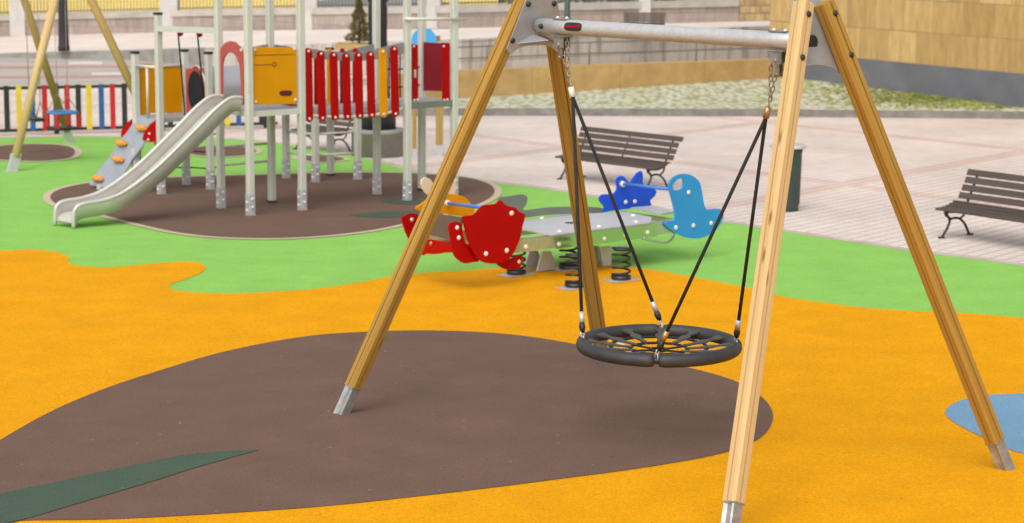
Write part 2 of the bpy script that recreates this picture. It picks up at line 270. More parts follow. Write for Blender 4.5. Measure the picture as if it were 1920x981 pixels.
# ------------------------------------------------------------------ mesh builder
class MB:
    def __init__(s): s.v = []; s.f = []; s.mi = []; s.uv = []; s.m = 0; s.sm = []; s.smooth = False
    def face(s, idx, uv=None): s.f.append(idx); s.mi.append(s.m); s.uv.append(uv); s.sm.append(s.smooth)
    def add(s, pts): i = len(s.v); s.v += [V(p) for p in pts]; return i
    def quad(s, a, b, c, d):
        i = s.add((a, b, c, d)); u = (V(b) - V(a)).length; v = (V(d) - V(a)).length
        s.face((i, i + 1, i + 2, i + 3), ((0, 0), (u, 0), (u, v), (0, v)))
    def box(s, c, hx, hy, hz_, X=V((1, 0, 0)), Y=V((0, 1, 0)), Z=V((0, 0, 1))):
        c = V(c); X = X * hx; Y = Y * hy; Z = Z * hz_
        P = [c + a * X + b * Y + d * Z for d in (-1, 1) for b in (-1, 1) for a in (-1, 1)]
        for q in ((0, 2, 3, 1), (4, 5, 7, 6), (0, 1, 5, 4), (2, 6, 7, 3), (0, 4, 6, 2), (1, 3, 7, 5)): s.quad(*[P[k] for k in q])
    def bar(s, p0, p1, wx, wy, side=V((0, 0, 1))):
        p0, p1 = V(p0), V(p1); d = (p1 - p0).normalized(); X = d.cross(side)
        X = X.normalized() if X.length > 1e-5 else V((1, 0, 0)); Y = X.cross(d).normalized()
        s.box((p0 + p1) / 2, wx / 2, wy / 2, (p1 - p0).length / 2, X, Y, d)
    def profile(s, prof, p0, p1, W, N, caps=True):
        n = len(prof); L = (p1 - p0).length
        a = s.add([p0 + W * x + N * y for x, y in prof]); b = s.add([p1 + W * x + N * y for x, y in prof])
        per = [0]
        for i in range(n): q = prof[(i + 1) % n]; per.append(per[-1] + math.hypot(q[0] - prof[i][0], q[1] - prof[i][1]))
        for i in range(n):
            j = (i + 1) % n
            s.face((a + i, a + j, b + j, b + i), ((per[i], 0), (per[i + 1], 0), (per[i + 1], L), (per[i], L)))
        if caps:
            uv = [(x, y * .1) for x, y in prof]
            s.face(tuple(range(a + n - 1, a - 1, -1)), uv[::-1]); s.face(tuple(range(b, b + n)), uv)
    def prism(s, pts, ext, holes=()):
        loops = [[V(p) for p in pts]] + [[V(p) for p in h] for h in holes]
        flatp = [p for lp in loops for p in lp]
        nrm = V((0, 0, 0))
        for i, p in enumerate(loops[0]): nrm += p.cross(loops[0][(i + 1) % len(loops[0])])
        ext = V(ext)
        if nrm.dot(ext) < 0: pass
        i0 = s.add(flatp); i1 = s.add([p + ext for p in flatp])
        for t in tessellate_polygon(loops):
            a, b, c = t
            tn = (flatp[b] - flatp[a]).cross(flatp[c] - flatp[a])
            if tn.dot(ext) > 0: a, c = c, a
            s.face((i0 + a, i0 + b, i0 + c), None); s.face((i1 + c, i1 + b, i1 + a), None)
        o = 0
        for li, lp in enumerate(loops):
            n = len(lp); ar = V((0, 0, 0))
            for i, p in enumerate(lp): ar += p.cross(lp[(i + 1) % n])
            ccw = (ar.dot(ext) > 0) ^ (li > 0)
            for i in range(n):
                j = (i + 1) % n; a, b = o + i, o + j
                if not ccw: a, b = b, a
                s.face((i0 + a, i0 + b, i1 + b, i1 + a), ((0, 0), (1, 0), (1, 1), (0, 1)))
            o += n
    def tube(s, path, r, n=10, closed=False, caps=True):
        path = [V(p) for p in path]; rs = r if isinstance(r, (list, tuple)) else [r] * len(path)
        sm = s.smooth; s.smooth = True
        T = []
        for i in range(len(path)):
            if closed: d = path[(i + 1) % len(path)] - path[i - 1]
            else: d = path[min(i + 1, len(path) - 1)] - path[max(i - 1, 0)]
            T.append(d.normalized())
        x = T[0].orthogonal().normalized(); base = []
        for i, p in enumerate(path):
            x = (x - T[i] * x.dot(T[i])).normalized(); y = T[i].cross(x)
            base.append(s.add([p + (x * math.cos(2 * math.pi * k / n) + y * math.sin(2 * math.pi * k / n)) * rs[i] for k in range(n)]))
        m = len(path)
        for i in range(m if closed else m - 1):
            a, b = base[i], base[(i + 1) % m]
            for k in range(n):
                k2 = (k + 1) % n; s.face((a + k, a + k2, b + k2, b + k))
        s.smooth = False
        if caps and not closed: s.face(tuple(range(base[0] + n - 1, base[0] - 1, -1))); s.face(tuple(range(base[-1], base[-1] + n)))
        s.smooth = sm
    def cyl(s, p0, p1, r0, r1=None, n=16): s.tube([p0, p1], [r0, r0 if r1 is None else r1], n)
    def ball(s, c, r, axis=V((0, 0, 1)), n=10, squash=1.0, half=False):
        axis = axis.normalized(); st = 0 if half else -90
        ps, rs = [], []
        for k in range(7):
            a = R(st + (90 - st) * k / 6); ps.append(V(c) + axis * (r * squash * math.sin(a))); rs.append(max(r * math.cos(a), r * .02))
        s.tube(ps, rs, n)
    def lathe(s, c, prof, n=24, axis=V((0, 0, 1))):
        c = V(c); x = axis.orthogonal().normalized(); y = axis.cross(x); base = []
        sm = s.smooth; s.smooth = True
        for r, h in prof: base.append(s.add([c + axis * h + (x * math.cos(2 * math.pi * k / n) + y * math.sin(2 * math.pi * k / n)) * r for k in range(n)]))
        for i in range(len(prof) - 1):
            for k in range(n):
                k2 = (k + 1) % n; s.face((base[i] + k, base[i] + k2, base[i + 1] + k2, base[i + 1] + k))
        s.smooth = False
        s.face(tuple(range(base[0] + n - 1, base[0] - 1, -1))); s.face(tuple(range(base[-1], base[-1] + n)))
        s.smooth = sm
    def build(s, name, mats, parent=None, org=None, bevel=0, props=None):
        org = V(org) if org is not None else (V(ORG.get(root_of(parent), (0, 0, 0))) if parent else V((0, 0, 0)))
        me = bpy.data.meshes.new(name); me.from_pydata([tuple(p - org) for p in s.v], [], s.f); me.validate()
        mats = mats if isinstance(mats, (list, tuple)) else [mats]
        for m_ in mats: me.materials.append(M[m_])
        ul = me.uv_layers.new(name='UVMap')
        if len(me.polygons) == len(s.f):
            for p, mi, uv, sm in zip(me.polygons, s.mi, s.uv, s.sm):
                p.material_index = mi; p.use_smooth = sm
                if uv:
                    for li, q in zip(p.loop_indices, uv): ul.data[li].uv = q
        else: print('face mismatch', name)
        o = bpy.data.objects.new(name, me); COL.objects.link(o)
        if parent: o.parent = parent
        else: o.location = org
        if bevel:
            bv = o.modifiers.new('bevel', 'BEVEL'); bv.width = bevel; bv.segments = 2; bv.limit_method = 'ANGLE'; bv.angle_limit = R(40)
        if props: tag(o, **props)
        return o
ORG = {}
def root_of(o):
    while o.parent: o = o.parent
    return o.name
def tag(o, label=None, cat=None, group=None, kind=None):
    if label: o['label'] = label
    if cat: o['category'] = cat
    if group: o['group'] = group
    if kind: o['kind'] = kind
    return o
def thing(name, loc, label, cat, group=None, rz=0):
    o = bpy.data.objects.new(name, None); COL.objects.link(o); o.location = loc; o.rotation_euler = (0, 0, rz); o.empty_display_size = .2
    ORG[o.name] = V(loc); return tag(o, label, cat, group)
def copy_tree(o, parent=None):
    kids = [c for c in bpy.data.objects if c.parent == o]
    c = o.copy(); COL.objects.link(c)
    if parent: c.parent = parent
    for k in kids: copy_tree(k, c)
    return c
def smooth(pts, n=6, closed=True):
    pts = [V((*p, 0)) if len(p) == 2 else V(p) for p in pts]; out = []; m = len(pts)
    for i in range(m if closed else m - 1):
        if closed: a, b, c, d = pts[i - 1], pts[i], pts[(i + 1) % m], pts[(i + 2) % m]
        else: a, b, c, d = pts[max(i - 1, 0)], pts[i], pts[i + 1], pts[min(i + 2, m - 1)]
        for k in range(n):
            t = k / n
            out.append(.5 * ((2 * b) + (c - a) * t + (2 * a - 5 * b + 4 * c - d) * t * t + (3 * b - a - 3 * c + d) * t ** 3))
    if not closed: out.append(pts[-1])
    return out
def offset(poly, d):
    n = len(poly); ar = sum(poly[i].x * poly[(i + 1) % n].y - poly[(i + 1) % n].x * poly[i].y for i in range(n)); sg = 1 if ar > 0 else -1
    out = []
    for i in range(n):
        t = (poly[(i + 1) % n] - poly[i - 1]); nn = V((t.y, -t.x, 0)).normalized() * sg; out.append(poly[i] + nn * d)
    return out
def sheet(name, poly, z, m, label, cat=None, kind='structure'):
    """a thin laid sheet: triangulated outline"""
    b = MB(); pts = [V((p.x, p.y, z)) for p in poly]; i0 = b.add(pts)
    for t in tessellate_polygon([pts]):
        a, c, d = t
        if (pts[c] - pts[a]).cross(pts[d] - pts[a]).z < 0: a, d = d, a
        b.face((i0 + a, i0 + c, i0 + d))
    o = b.build(name, m); return tag(o, label, cat, None, kind)
def G(pts, z=0): return [at(x, y, z) for x, y in pts]

# ================================================================== GROUND
b = MB(); b.quad((-400, -40, -.03), (400, -40, -.03), (400, 900, -.03), (-400, 900, -.03)); tag(b.build('ground', 'soil'), 'pale bare ground under and beyond the square', 'ground', kind='structure')
sheet('plaza', [V((-40, 2, 0)), V((40, 2, 0)), V((40, 60, 0)), V((-40, 60, 0))], 0, 'pavers', 'pale pink paved square with darker diamond bands', 'paving')

edge = [(-400, 262), (0, 259), (130, 257), (260, 258), (430, 262), (520, 270), (600, 281), (660, 291), (750, 316), (800, 327), (880, 337), (940, 345), (1000, 352), (1100, 368), (1200, 386), (1300, 408), (1400, 424), (1480, 437), (1600, 455), (1700, 471), (1820, 486), (1920, 500), (2400, 575)]
E = [flat(p) for p in smooth([at(x, y) for x, y in edge], 4, False)]
close = [V((16, 3, 0)), V((-16, 3, 0))]
sheet('green_ground', E + close, .004, 'green', 'bright green rubber safety surface around the play equipment', 'rubber ground')
# pink edging along the rubber
b = MB()
for i in range(len(E) - 1):
    d = (E[i + 1] - E[i]).normalized(); nn = V((-d.y, d.x, 0)) * .16; d2 = (E[min(i + 2, len(E) - 1)] - E[i + 1]); n2 = (V((-d2.y, d2.x, 0)).normalized() * .16) if d2.length > 1e-6 else nn
    z = V((0, 0, .0055)); b.quad(E[i] + z, E[i + 1] + z, E[i + 1] + n2 + z, E[i] + nn + z)
tag(b.build('kerb_strip', 'kerbpink'), 'pink kerb strip where the green rubber meets the pavers', 'kerb', kind='structure')

ob = [(-400, 478), (0, 471), (60, 469), (105, 474), (128, 484), (128, 494), (150, 500), (200, 503), (260, 498), (320, 493), (360, 492), (383, 499), (380, 511), (350, 524), (322, 534), (318, 542), (345, 548), (430, 552), (520, 548), (600, 542), (680, 530), (740, 519), (800, 513), (880, 508), (960, 502), (1040, 498), (1120, 498), (1200, 504), (1290, 519), (1340, 529), (1400, 541), (1460, 556), (1550, 570), (1640, 580), (1740, 586), (1830, 590), (1920, 598), (2400, 640)]
O = [flat(p) for p in smooth([at(x, y) for x, y in ob], 5, False)]
sheet('orange_ground', O + close, .008, 'orange', 'orange yellow rubber safety surface in the foreground', 'rubber ground')

def pad(px, name, label, border=.0, m='brown', z=.012, n=8):
    P = [flat(p) for p in smooth([at(x, y) for x, y in px], n)]
    if border:
        sheet('beige_border', P, z, 'beige', 'beige rubber outline of the ' + label, 'rubber ground'); P = offset(P, -border); z += .004
    return sheet(name, P, z, m, label, 'rubber ground')
pad([(-80, 880), (0, 828), (100, 772), (200, 730), (300, 697), (400, 667), (500, 645), (600, 630), (700, 624), (780, 622), (880, 624), (980, 632), (1080, 648), (1180, 670), (1300, 694), (1380, 718), (1430, 749), (1449, 780), (1437, 813), (1400, 838), (1340, 856), (1250, 873), (1150, 888), (1050, 901), (950, 914), (800, 932), (600, 953), (400, 967), (200, 977), (30, 980), (-80, 990), (-140, 950)], 'brown_ground', 'large brown rubber pad under the basket swing')
pad([(80, 374), (95, 358), (150, 345), (230, 338), (320, 333), (450, 329), (600, 325), (720, 324), (810, 327), (890, 335), (932, 348), (940, 365), (915, 383), (860, 400), (780, 420), (700, 436), (600, 447), (500, 451), (400, 448), (320, 439), (250, 424), (170, 404), (105, 391)], 'brown_ground', 'brown rubber pad under the climbing tower', .10)
pad([(-60, 290), (-30, 277), (40, 271), (100, 271), (142, 276), (154, 287), (140, 298), (90, 304), (30, 304), (-30, 300)], 'brown_ground', 'oval brown rubber pad under the wooden swing at the fence', .11)
pad([(330, 283), (380, 275), (430, 274), (480, 279), (492, 286), (470, 293), (420, 296), (360, 293)], 'brown_ground', 'small brown rubber pad behind the slide', .10)
pad([(545, 296), (590, 291), (640, 295), (657, 300), (630, 305), (580, 306)], 'brown_ground', 'narrow brown rubber pad seen behind the bridge', .10)
pad([(-80, 950), (0, 930), (104, 908), (195, 888), (286, 869), (345, 857), (420, 850), (482, 847.5), (470, 852), (430, 863), (360, 883), (298, 903), (208, 930), (130, 953), (60, 974), (0, 988), (-80, 1002)], 'dark_green_ground', 'dark green leaf shape let into the large brown pad', 0, 'leafgreen', .016, 5)
pad([(655, 406), (700, 401), (760, 399), (800, 401), (770, 408), (710, 411)], 'dark_green_ground', 'dark green leaf shape on the brown pad beside the spring rocker', 0, 'leafgreen', .020, 5)
pad([(715, 379), (750, 376), (785, 377), (800, 382), (770, 386), (735, 384)], 'dark_green_ground', 'faint dark green leaf shape near the right tower post', 0, 'leafgreen', .020, 5)
pad([(1772, 775), (1790, 758), (1830, 746), (1880, 742), (1950, 741), (2050, 755), (2080, 800), (2000, 850), (1920, 853), (1870, 835), (1820, 812), (1785, 792)], 'blue_ground', 'blue rubber patch behind the right swing leg', 0, 'blue')

# road and upper pavement behind the fence
kl = [(-400, 166, 0), (0, 165, 0), (300, 163, 0), (600, 160, 0), (720, 158, 0)]
fe = [(-400, 115, .09), (0, 103, .09), (232, 97, .22), (385, 92, .45), (865, 76, .95), (1440, 50, 1.0), (1560, 44, 1.0)]
be = [(-400, 84, .09), (0, 69, .09), (232, 62.5, .22), (400, 58, .45), (850, 53, .95), (1385, 40, 1.0), (1560, 35, 1.0)]
FE = [at(*p) for p in fe]; BE = [at(*p) for p in be]
road = [at(x, y) for x, y, _ in kl] + [flat(FE[4]) + V((-3, 0, 0))] + [flat(p) for p in FE[3::-1]]
sheet('road', road, .006, 'asphalt', 'greyish road behind the coloured fence', 'road')
for y0, y1, nm in ((124, 128, 'roadred'), (143, 146.5, 'roadred')):
    b = MB(); b.quad(at(-300, y1 + 2, .011), at(560, y1 - 3, .011), at(560, y0 - 3, .011), at(-300, y0 + 2, .011)); tag(b.build('road_marking', nm), 'faded red line along the road, %s' % ('the farther one' if y0 < 130 else 'the nearer one'), 'road marking', kind='structure')
for x0, x1, y0, y1 in ((128, 192, 116, 121), (172, 238, 136.5, 141)):
    b = MB(); b.quad(at(x0, y1, .011), at(x1, y1 - .5, .011), at(x1, y0 - .5, .011), at(x0, y0, .011)); tag(b.build('road_marking', 'roadwhite'), 'faded white dash on the road, %s' % ('the farther one' if y0 < 130 else 'the nearer one'), 'road marking', kind='structure')
b = MB()
n_ = 0
BEi = [at(*p) for p in ((-400, 84, .09), (0, 69, .09), (232, 62.5, .22), (385, 58.4, .45), (865, 52.7, .95), (1440, 38.5, 1.0), (1560, 35, 1.0))]
for i in range(len(FE) - 1): b.quad(FE[i], FE[i + 1], BEi[i + 1], BEi[i])
tag(b.build('upper_pavement', 'upper'), 'pale raised pavement in front of the railing wall', 'pavement', kind='structure')
b = MB()
for i in range(3):
    a, c = FE[i], FE[i + 1]; b.quad(V((a.x, a.y, 0)) - V((0, .02, 0)), V((c.x, c.y, 0)) - V((0, .02, 0)), c + V((0, -.02, .03)), a + V((0, -.02, .03)))
    b.quad(a + V((0, -.02, .03)), c + V((0, -.02, .03)), c + V((0, .3, .03)), a + V((0, .3, .03)))
tag(b.build('kerb', 'concrete'), 'grey kerb along the far side of the road', 'kerb', kind='structure')

# cobbled bank with kerb
ck = [(690, 205), (900, 204.5), (1400, 206), (1920, 211), (2200, 216)]
CK = [at(x, y, .13) for x, y in ck]
tb = [(735, 190, .14), (857, 184, .145), (1126, 168, .20), (1441, 147, .30), (1520, 141, .33)]
TB = [at(*p) for p in tb]
pb = [(1441, 139, .33), (1573, 156, .278), (1920, 202, .14), (2150, 231, .08)]
PB = [at(*p) for p in pb]
b = MB()
for i in range(len(CK) - 1):
    a, c = CK[i], CK[i + 1]; dz = V((0, 0, -.15)); k = V((0, .22, 0))
    b.quad(a + dz, c + dz, c, a); b.quad(a, c, c + k, a + k)
tag(b.build('kerb', 'kerbgrey'), 'grey stone kerb in front of the cobbled bank', 'kerb', kind='structure')
bank = [p + V((0, .2, 0)) for p in CK] + [PB[3] + V((1, 1, 0)), PB[0] + V((1.5, 3, 0)), TB[0] + V((-.3, 1, 0))]
b = MB(); bank[4].z, bank[-3].z, bank[-2].z, bank[-1].z = .13, .12, .34, .15
bank = [p + V((0, .2, 0)) for p in CK] + [PB[3] + V((1, .6, 0)), PB[2] + V((.3, .15, 0)), PB[1] + V((.3, .15, 0)), PB[0] + V((.3, .3, 0)), TB[4] + V((0, .1, 0)), TB[3] + V((0, .1, 0)), TB[2] + V((0, .1, 0)), TB[1] + V((0, .1, 0)), TB[0] + V((-.3, .1, 0))]
i0 = b.add(bank)
for t in tessellate_polygon([[V((p.x, p.y, 0)) for p in bank]]):
    a, c, d = t
    if (bank[c] - bank[a]).cross(bank[d] - bank[a]).z < 0: a, d = d, a
    b.face((i0 + a, i0 + c, i0 + d))
tag(b.build('cobbled_ground', 'cobbles'), 'mossy cobbled bank below the sandstone building', 'cobbles', kind='structure')
b = MB(); random.seed(3)
for i in range(1500):
    t = random.random(); q = PB[1].lerp(PB[2], t) if random.random() < .3 else PB[1].lerp(PB[2], min(1, max(0, random.gauss(.62, .2))))
    nn = V((-.92, -.38, 0)); off = abs(random.gauss(0, 1)) * (1.0 + .4 * t) * (1.4 if random.random() < .25 else .8)
    c = q + nn * (off + .05); c.z = q.z + (.132 - q.z) * min(1, off / 4.5)
    if c.y < CK[2].y + .3: continue
    a = random.uniform(0, 6.28); h = random.uniform(.012, .04); wv = V((math.cos(a), math.sin(a), 0)) * random.uniform(.03, .07)
    i0 = b.add((c - wv, c + wv, c + wv * .3 + V((random.uniform(-.03, .03), random.uniform(-.03, .03), h)), c - wv * .3 + V((0, 0, h * .8)))); b.face((i0, i0 + 1, i0 + 2, i0 + 3))
tag(b.build('grass', 'moss'), 'low grass and moss at the foot of the slate plinth', 'grass', kind='stuff')

# ================================================================== WALLS AND BUILDINGS BEHIND
def wall_run(name, pts, tops, thick, m, label, cat, back=V((0, 1, 0)), parent=None):
    b = MB(); acc = 0
    for i in range(len(pts) - 1):
        a, c = pts[i], pts[i + 1]; ta, tc_ = tops[i], tops[i + 1]; L = (c - a).length
        A2, C2 = V((a.x, a.y, ta)), V((c.x, c.y, tc_))
        i0 = b.add((a, c, C2, A2)); b.face((i0, i0 + 1, i0 + 2, i0 + 3), ((acc, a.z), (acc + L, c.z), (acc + L, tc_), (acc, ta)))
        k = back * thick; b.quad(A2, C2, C2 + k, A2 + k); b.quad(c + k, a + k, A2 + k, C2 + k); acc += L
    for p, t in ((pts[0], tops[0]), (pts[-1], tops[-1])):
        k = back * thick; T = V((p.x, p.y, t)); b.quad(p, p + k, T + k, T)
    o = b.build(name, m, parent)
    if label: tag(o, label, cat)
    return o
# tan retaining wall with handrail
tops = [TB[i].z + hz(tb[i][0], tb[i][1], ty, tb[i][2]) for i, ty in enumerate((141, 134, 122, 112, 109))]
wall_run('low_stone_wall', [p - V((0, 0, .1)) for p in TB], tops, .45, 'tan', 'long low tan stone wall behind the cobbled bank', 'wall')
hr = thing('handrail', TB[1], 'thin double handrail along the top of the low tan wall', 'handrail')
def on_wall(s):   # point along the tan wall top
    n = len(TB) - 1; i = min(int(s * n), n - 1); f = s * n - i
    p = TB[i].lerp(TB[i + 1], f); return V((p.x, p.y + .25, tops[i] * (1 - f) + tops[i + 1] * f))
for zz in (.24, .47):
    b = MB(); b.tube([on_wall(k / 40) + V((0, 0, zz)) for k in range(4, 40)], .014, 6); b.build('rail', 'handrail', hr)
for s in (.12, .3, .48, .64, .8, .95):
    b = MB(); p = on_wall(s); b.cyl(p, p + V((0, 0, .47)), .014, n=6); b.build('post', 'handrail', hr)
# stained concrete retaining wall of the raised pavement
cp = [FE[3] + V((0, -.02, 0)), FE[4] + V((0, -.02, 0)), FE[5] + V((0, -.02, 0)), FE[6] + V((0, -.02, 0))]
wall_run('concrete_wall', [V((p.x, p.y, 0)) for p in cp], [p.z + .02 for p in cp], .35, 'wallgrey', 'stained grey concrete retaining wall above the low tan wall', 'wall')

# railing wall at the back
bw = thing('boundary_wall', BE[2], 'pinkish stone wall with pale pillars and dark railings at the back of the square', 'wall')
BW = BE[:6]
wt = [p.z + hh for p, hh in zip(BW, (.52, .50, .48, .45, .40, .42))]
wall_run('wall_base', BW, wt, .4, 'wallpink', None, None, parent=bw)
cpt = [V((p.x, p.y - .05, t + .002)) for p, t in zip(BW, wt)]
wall_run('coping', cpt, [t + .19 for t in wt], .5, 'coping', None, None, parent=bw)
def wall_at(px):
    for i in range(len(BW) - 1):
        n = V((BW[i].y - BW[i + 1].y, BW[i + 1].x - BW[i].x, 0)).normalized()
        p = onplane(px, 60, BW[i], n); d = BW[i + 1] - BW[i]; t = (p - BW[i]).dot(d) / d.dot(d)
        if -.001 <= t <= 1.001: q = BW[i].lerp(BW[i + 1], t); return V((q.x, q.y, 0)), BW[i].z * (1 - t) + BW[i + 1].z * t, wt[i] * (1 - t) + wt[i + 1] * t
    return V((BW[-1].x, BW[-1].y, 0)), BW[-1].z, wt[-1]
piers = [(34, 28), (318, 32), (580, 30), (813, 26), (1208, 22), (-220, 28)]
for px, wd in piers:
    q, z0, z1 = wall_at(px); b = MB(); hw = wd / FPX * q.y / 2
    b.box(q + V((0, .2, (z0 + z1 + 2.3) / 2)), hw, .29, (z1 + 2.3 - z0) / 2); b.build('pillar', 'pillar', bw)
segs = [(-200, 18), (50, 300), (336, 563), (597, 798), (828, 1196), (1221, 1380)]
for x0, x1 in segs:
    b = MB(); n = max(6, int((x1 - x0) / 6.2)); P0, z00, zt0 = wall_at(x0); P1, z01, zt1 = wall_at(x1)
    for k in range(n + 1):
        q, z0, z1 = wall_at(x0 + (x1 - x0) * k / n); b.box(q + V((0, .2, z1 + .19 + .75)), .011, .011, .75)
    for zz in (.25, 1.62):
        b.bar(P0 + V((0, .2, zt0 + zz)), P1 + V((0, .2, zt1 + zz)), .035, .035)
    b.build('railing', 'rail', bw)
# yellow building behind the left railings
yb = thing('yellow_building', at(300, 60, .3), 'yellow rendered building behind the railings', 'building')
b = MB(); a = flat(at(-500, 62, .2)) + V((0, 3, 0)); c = flat(at(572, 50, .5)) + V((0, 5.5, 0)); b.quad(a, c, c + V((0, 0, 7)), a + V((0, 0, 7))); b.quad(c, c + V((2.5, 9, 0)), c + V((2.5, 9, 7)), c + V((0, 0, 7))); b.quad(a + V((0, 0, 7)), c + V((0, 0, 7)), c + V((2.5, 9, 7)), a + V((0, 9, 7))); b.build('wall', 'yellow', yb)
b = MB(); b.bar(a + V((0, -.03, .2)), c + V((0, -.03, .2)), .06, .4); b.build('plinth', 'coping', yb)
for k in (.12, .3, .48, .66, .84):
    p = a.lerp(c, k); b = MB(); dd = (c - a).normalized(); b.box(p + V((0, -.02, 3.2)), .55, .05, .9, dd, V((0, 1, 0))); b.build('window', 'carglass', yb)
# a second yellow wall farther right
b = MB(); p = flat(at(895, 40, .95)) + V((0, 5, 0)); b.box(p + V((0, 0, 2)), 1.15, .2, 2); tag(b.build('yellow_wall', 'yellow'), 'short yellow wall seen through the railings right of the tower', 'wall')
# parked car behind the railing
cp_ = flat(at(680, 47, .9)) + V((0, 6.0, .45)); car = thing('parked_car', cp_, 'silver car parked behind the railings', 'car')
sil = [(-2.05, .32), (-2.1, .75), (-1.9, .98), (-1.25, 1.05), (-.75, 1.46), (.75, 1.5), (1.55, 1.02), (2.1, .9), (2.15, .35), (1.7, .25), (-1.7, .25)]
b = MB(); b.prism([cp_ + V((x, -.8, z)) for x, z in sil], V((0, 1.6, 0))); b.build('body', 'carpaint', car, bevel=.05)
b = MB(); b.prism([cp_ + V((x, -.806, z)) for x, z in ((-1.1, 1.06), (-.68, 1.4), (.68, 1.43), (1.3, 1.04))], V((0, 1.612, 0))); b.build('side_window', 'carglass', car)
for sx in (-1.3, 1.35):
    for sy in (-.78, .78):
        b = MB(); c = cp_ + V((sx, sy, .31)); b.cyl(c - V((0, .1, 0)), c + V((0, .1, 0)), .31, n=20); wh = b.build('wheel', 'tyre', car)
        b = MB(); s_ = -1 if sy < 0 else 1; b.cyl(c + V((0, s_ * .09, 0)), c + V((0, s_ * .115, 0)), .19, n=16); b.build('rim', 'zinc', wh)
b = MB(); b.box(cp_ + V((-2.06, -.7, .8)), .06, .13, .1); b.build('tail_light', 'taillight', car)
# hedge beyond the wall at the right
hp0, hp1 = flat(at(935, 45, .95)) + V((0, 3.5, .6)), flat(at(1290, 38, 1)) + V((0, 3.5, .6))
b = MB()
for i in range(2600):
    c = hp0.lerp(hp1, random.random()) + V((0, random.uniform(-.5, .5), random.uniform(0, 1.6))); a = random.uniform(0, 6.28); e = random.uniform(-1, 1); r_ = random.uniform(.05, .11)
    X = V((math.cos(a), math.sin(a), e)).normalized() * r_; Y = X.orthogonal().normalized() * r_ * .6
    i0 = b.add((c - X, c + Y, c + X, c - Y)); b.face((i0, i0 + 1, i0 + 2, i0 + 3))
tag(b.build('hedge', 'hedge'), 'dark green hedge growing behind the railings at the right', 'hedge')
# rough stone pier at the end of the wall
P0, P1 = at(1386, 40, 1.0), at(1446, 39, 1.0)
b = MB(); 
for (a, c) in ((P0, P1), (P1, P1 + V((0, 1.2, 0))), (P0 + V((0, 1.2, 0)), P0)):
    L = (c - a).length; i0 = b.add((a, c, c + V((0, 0, 4)), a + V((0, 0, 4)))); b.face((i0, i0 + 1, i0 + 2, i0 + 3), ((0, 0), (L, 0), (L, 4), (0, 4)))
b.quad(P0 + V((0, 0, 4)), P1 + V((0, 0, 4)), P1 + V((0, 1.2, 4)), P0 + V((0, 1.2, 4)))
tag(b.build('stone_pier', 'rubble'), 'rough brown stone pier at the right end of the railing wall', 'pier')
# sandstone building
sb = thing('sandstone_building', PB[2], 'sandstone clad building with slate plinth behind the right bench', 'building')
hp = [hz(1573, 156, 104.5, .278) + .278, hz(1920, 202, 132, .14) + .14]; ph = sum(hp) / 2
d = (PB[3] - PB[0]).normalized(); nb = V((-d.y, d.x, 0)); nb = nb if nb.y > 0 else -nb
A, B_ = flat(PB[0]), flat(PB[3]) + d * 8
b = MB(); L = (B_ - A).length; i0 = b.add((A + V((0, 0, ph)), B_ + V((0, 0, ph)), B_ + V((0, 0, 7)), A + V((0, 0, 7)))); b.face((i0, i0 + 1, i0 + 2, i0 + 3), ((0, 0), (L, 0), (L, 7 - ph), (0, 7 - ph)))
k = nb * 8; b.quad(A + V((0, 0, 7)), B_ + V((0, 0, 7)), B_ + k + V((0, 0, 7)), A + k + V((0, 0, 7)))
i0 = b.add((A + k, A, A + V((0, 0, 7)), A + k + V((0, 0, 7)))); b.face((i0, i0 + 1, i0 + 2, i0 + 3), ((0, 0), (8, 0), (8, 7), (0, 7)))
b.build('wall', 'sand', sb)
b = MB(); q = -nb * .04; b.quad(A + q, B_ + q, B_ + q + V((0, 0, ph)), A + q + V((0, 0, ph))); b.quad(A + q + V((0, 0, ph)), B_ + q + V((0, 0, ph)), B_ + V((0, 0, ph)), A + V((0, 0, ph))); b.quad(A, A + q, A + q + V((0, 0, ph)), A + V((0, 0, ph))); b.build('plinth', 'plinth', sb)

# lamp posts
p = at(120, 96, .22); lp = thing('lamp_post', p, 'black fluted lamp post on the far pavement behind the wooden swing', 'lamp post')
b = MB(); b.lathe(p, [(.155, 0), (.155, .12), (.145, .16), (.135, .6), (.12, 1.2), (.105, 1.5), (.10, 1.55), (.07, 1.7), (.06, 4.2)], 12); b.build('column', 'black', lp)
b = MB(); b.lathe(p + V((0, 0, 4.2)), [(.05, 0), (.2, .2), (.26, .6), (.1, .75), (.02, .85)], 12); b.build('lantern', 'zinc', lp)
p = at(1063, 67, .97); lp = thing('lamp_post', p, 'dark green slim lamp post rising behind the swing beam', 'lamp post')
b = MB(); b.lathe(p, [(.12, 0), (.12, .3), (.075, .36), (.07, 4.5)], 12); b.build('column', 'bingreen', lp)
b = MB(); b.lathe(p + V((0, 0, 4.5)), [(.05, 0), (.2, .2), (.26, .6), (.1, .75), (.02, .85)], 12); b.build('lantern', 'zinc', lp)
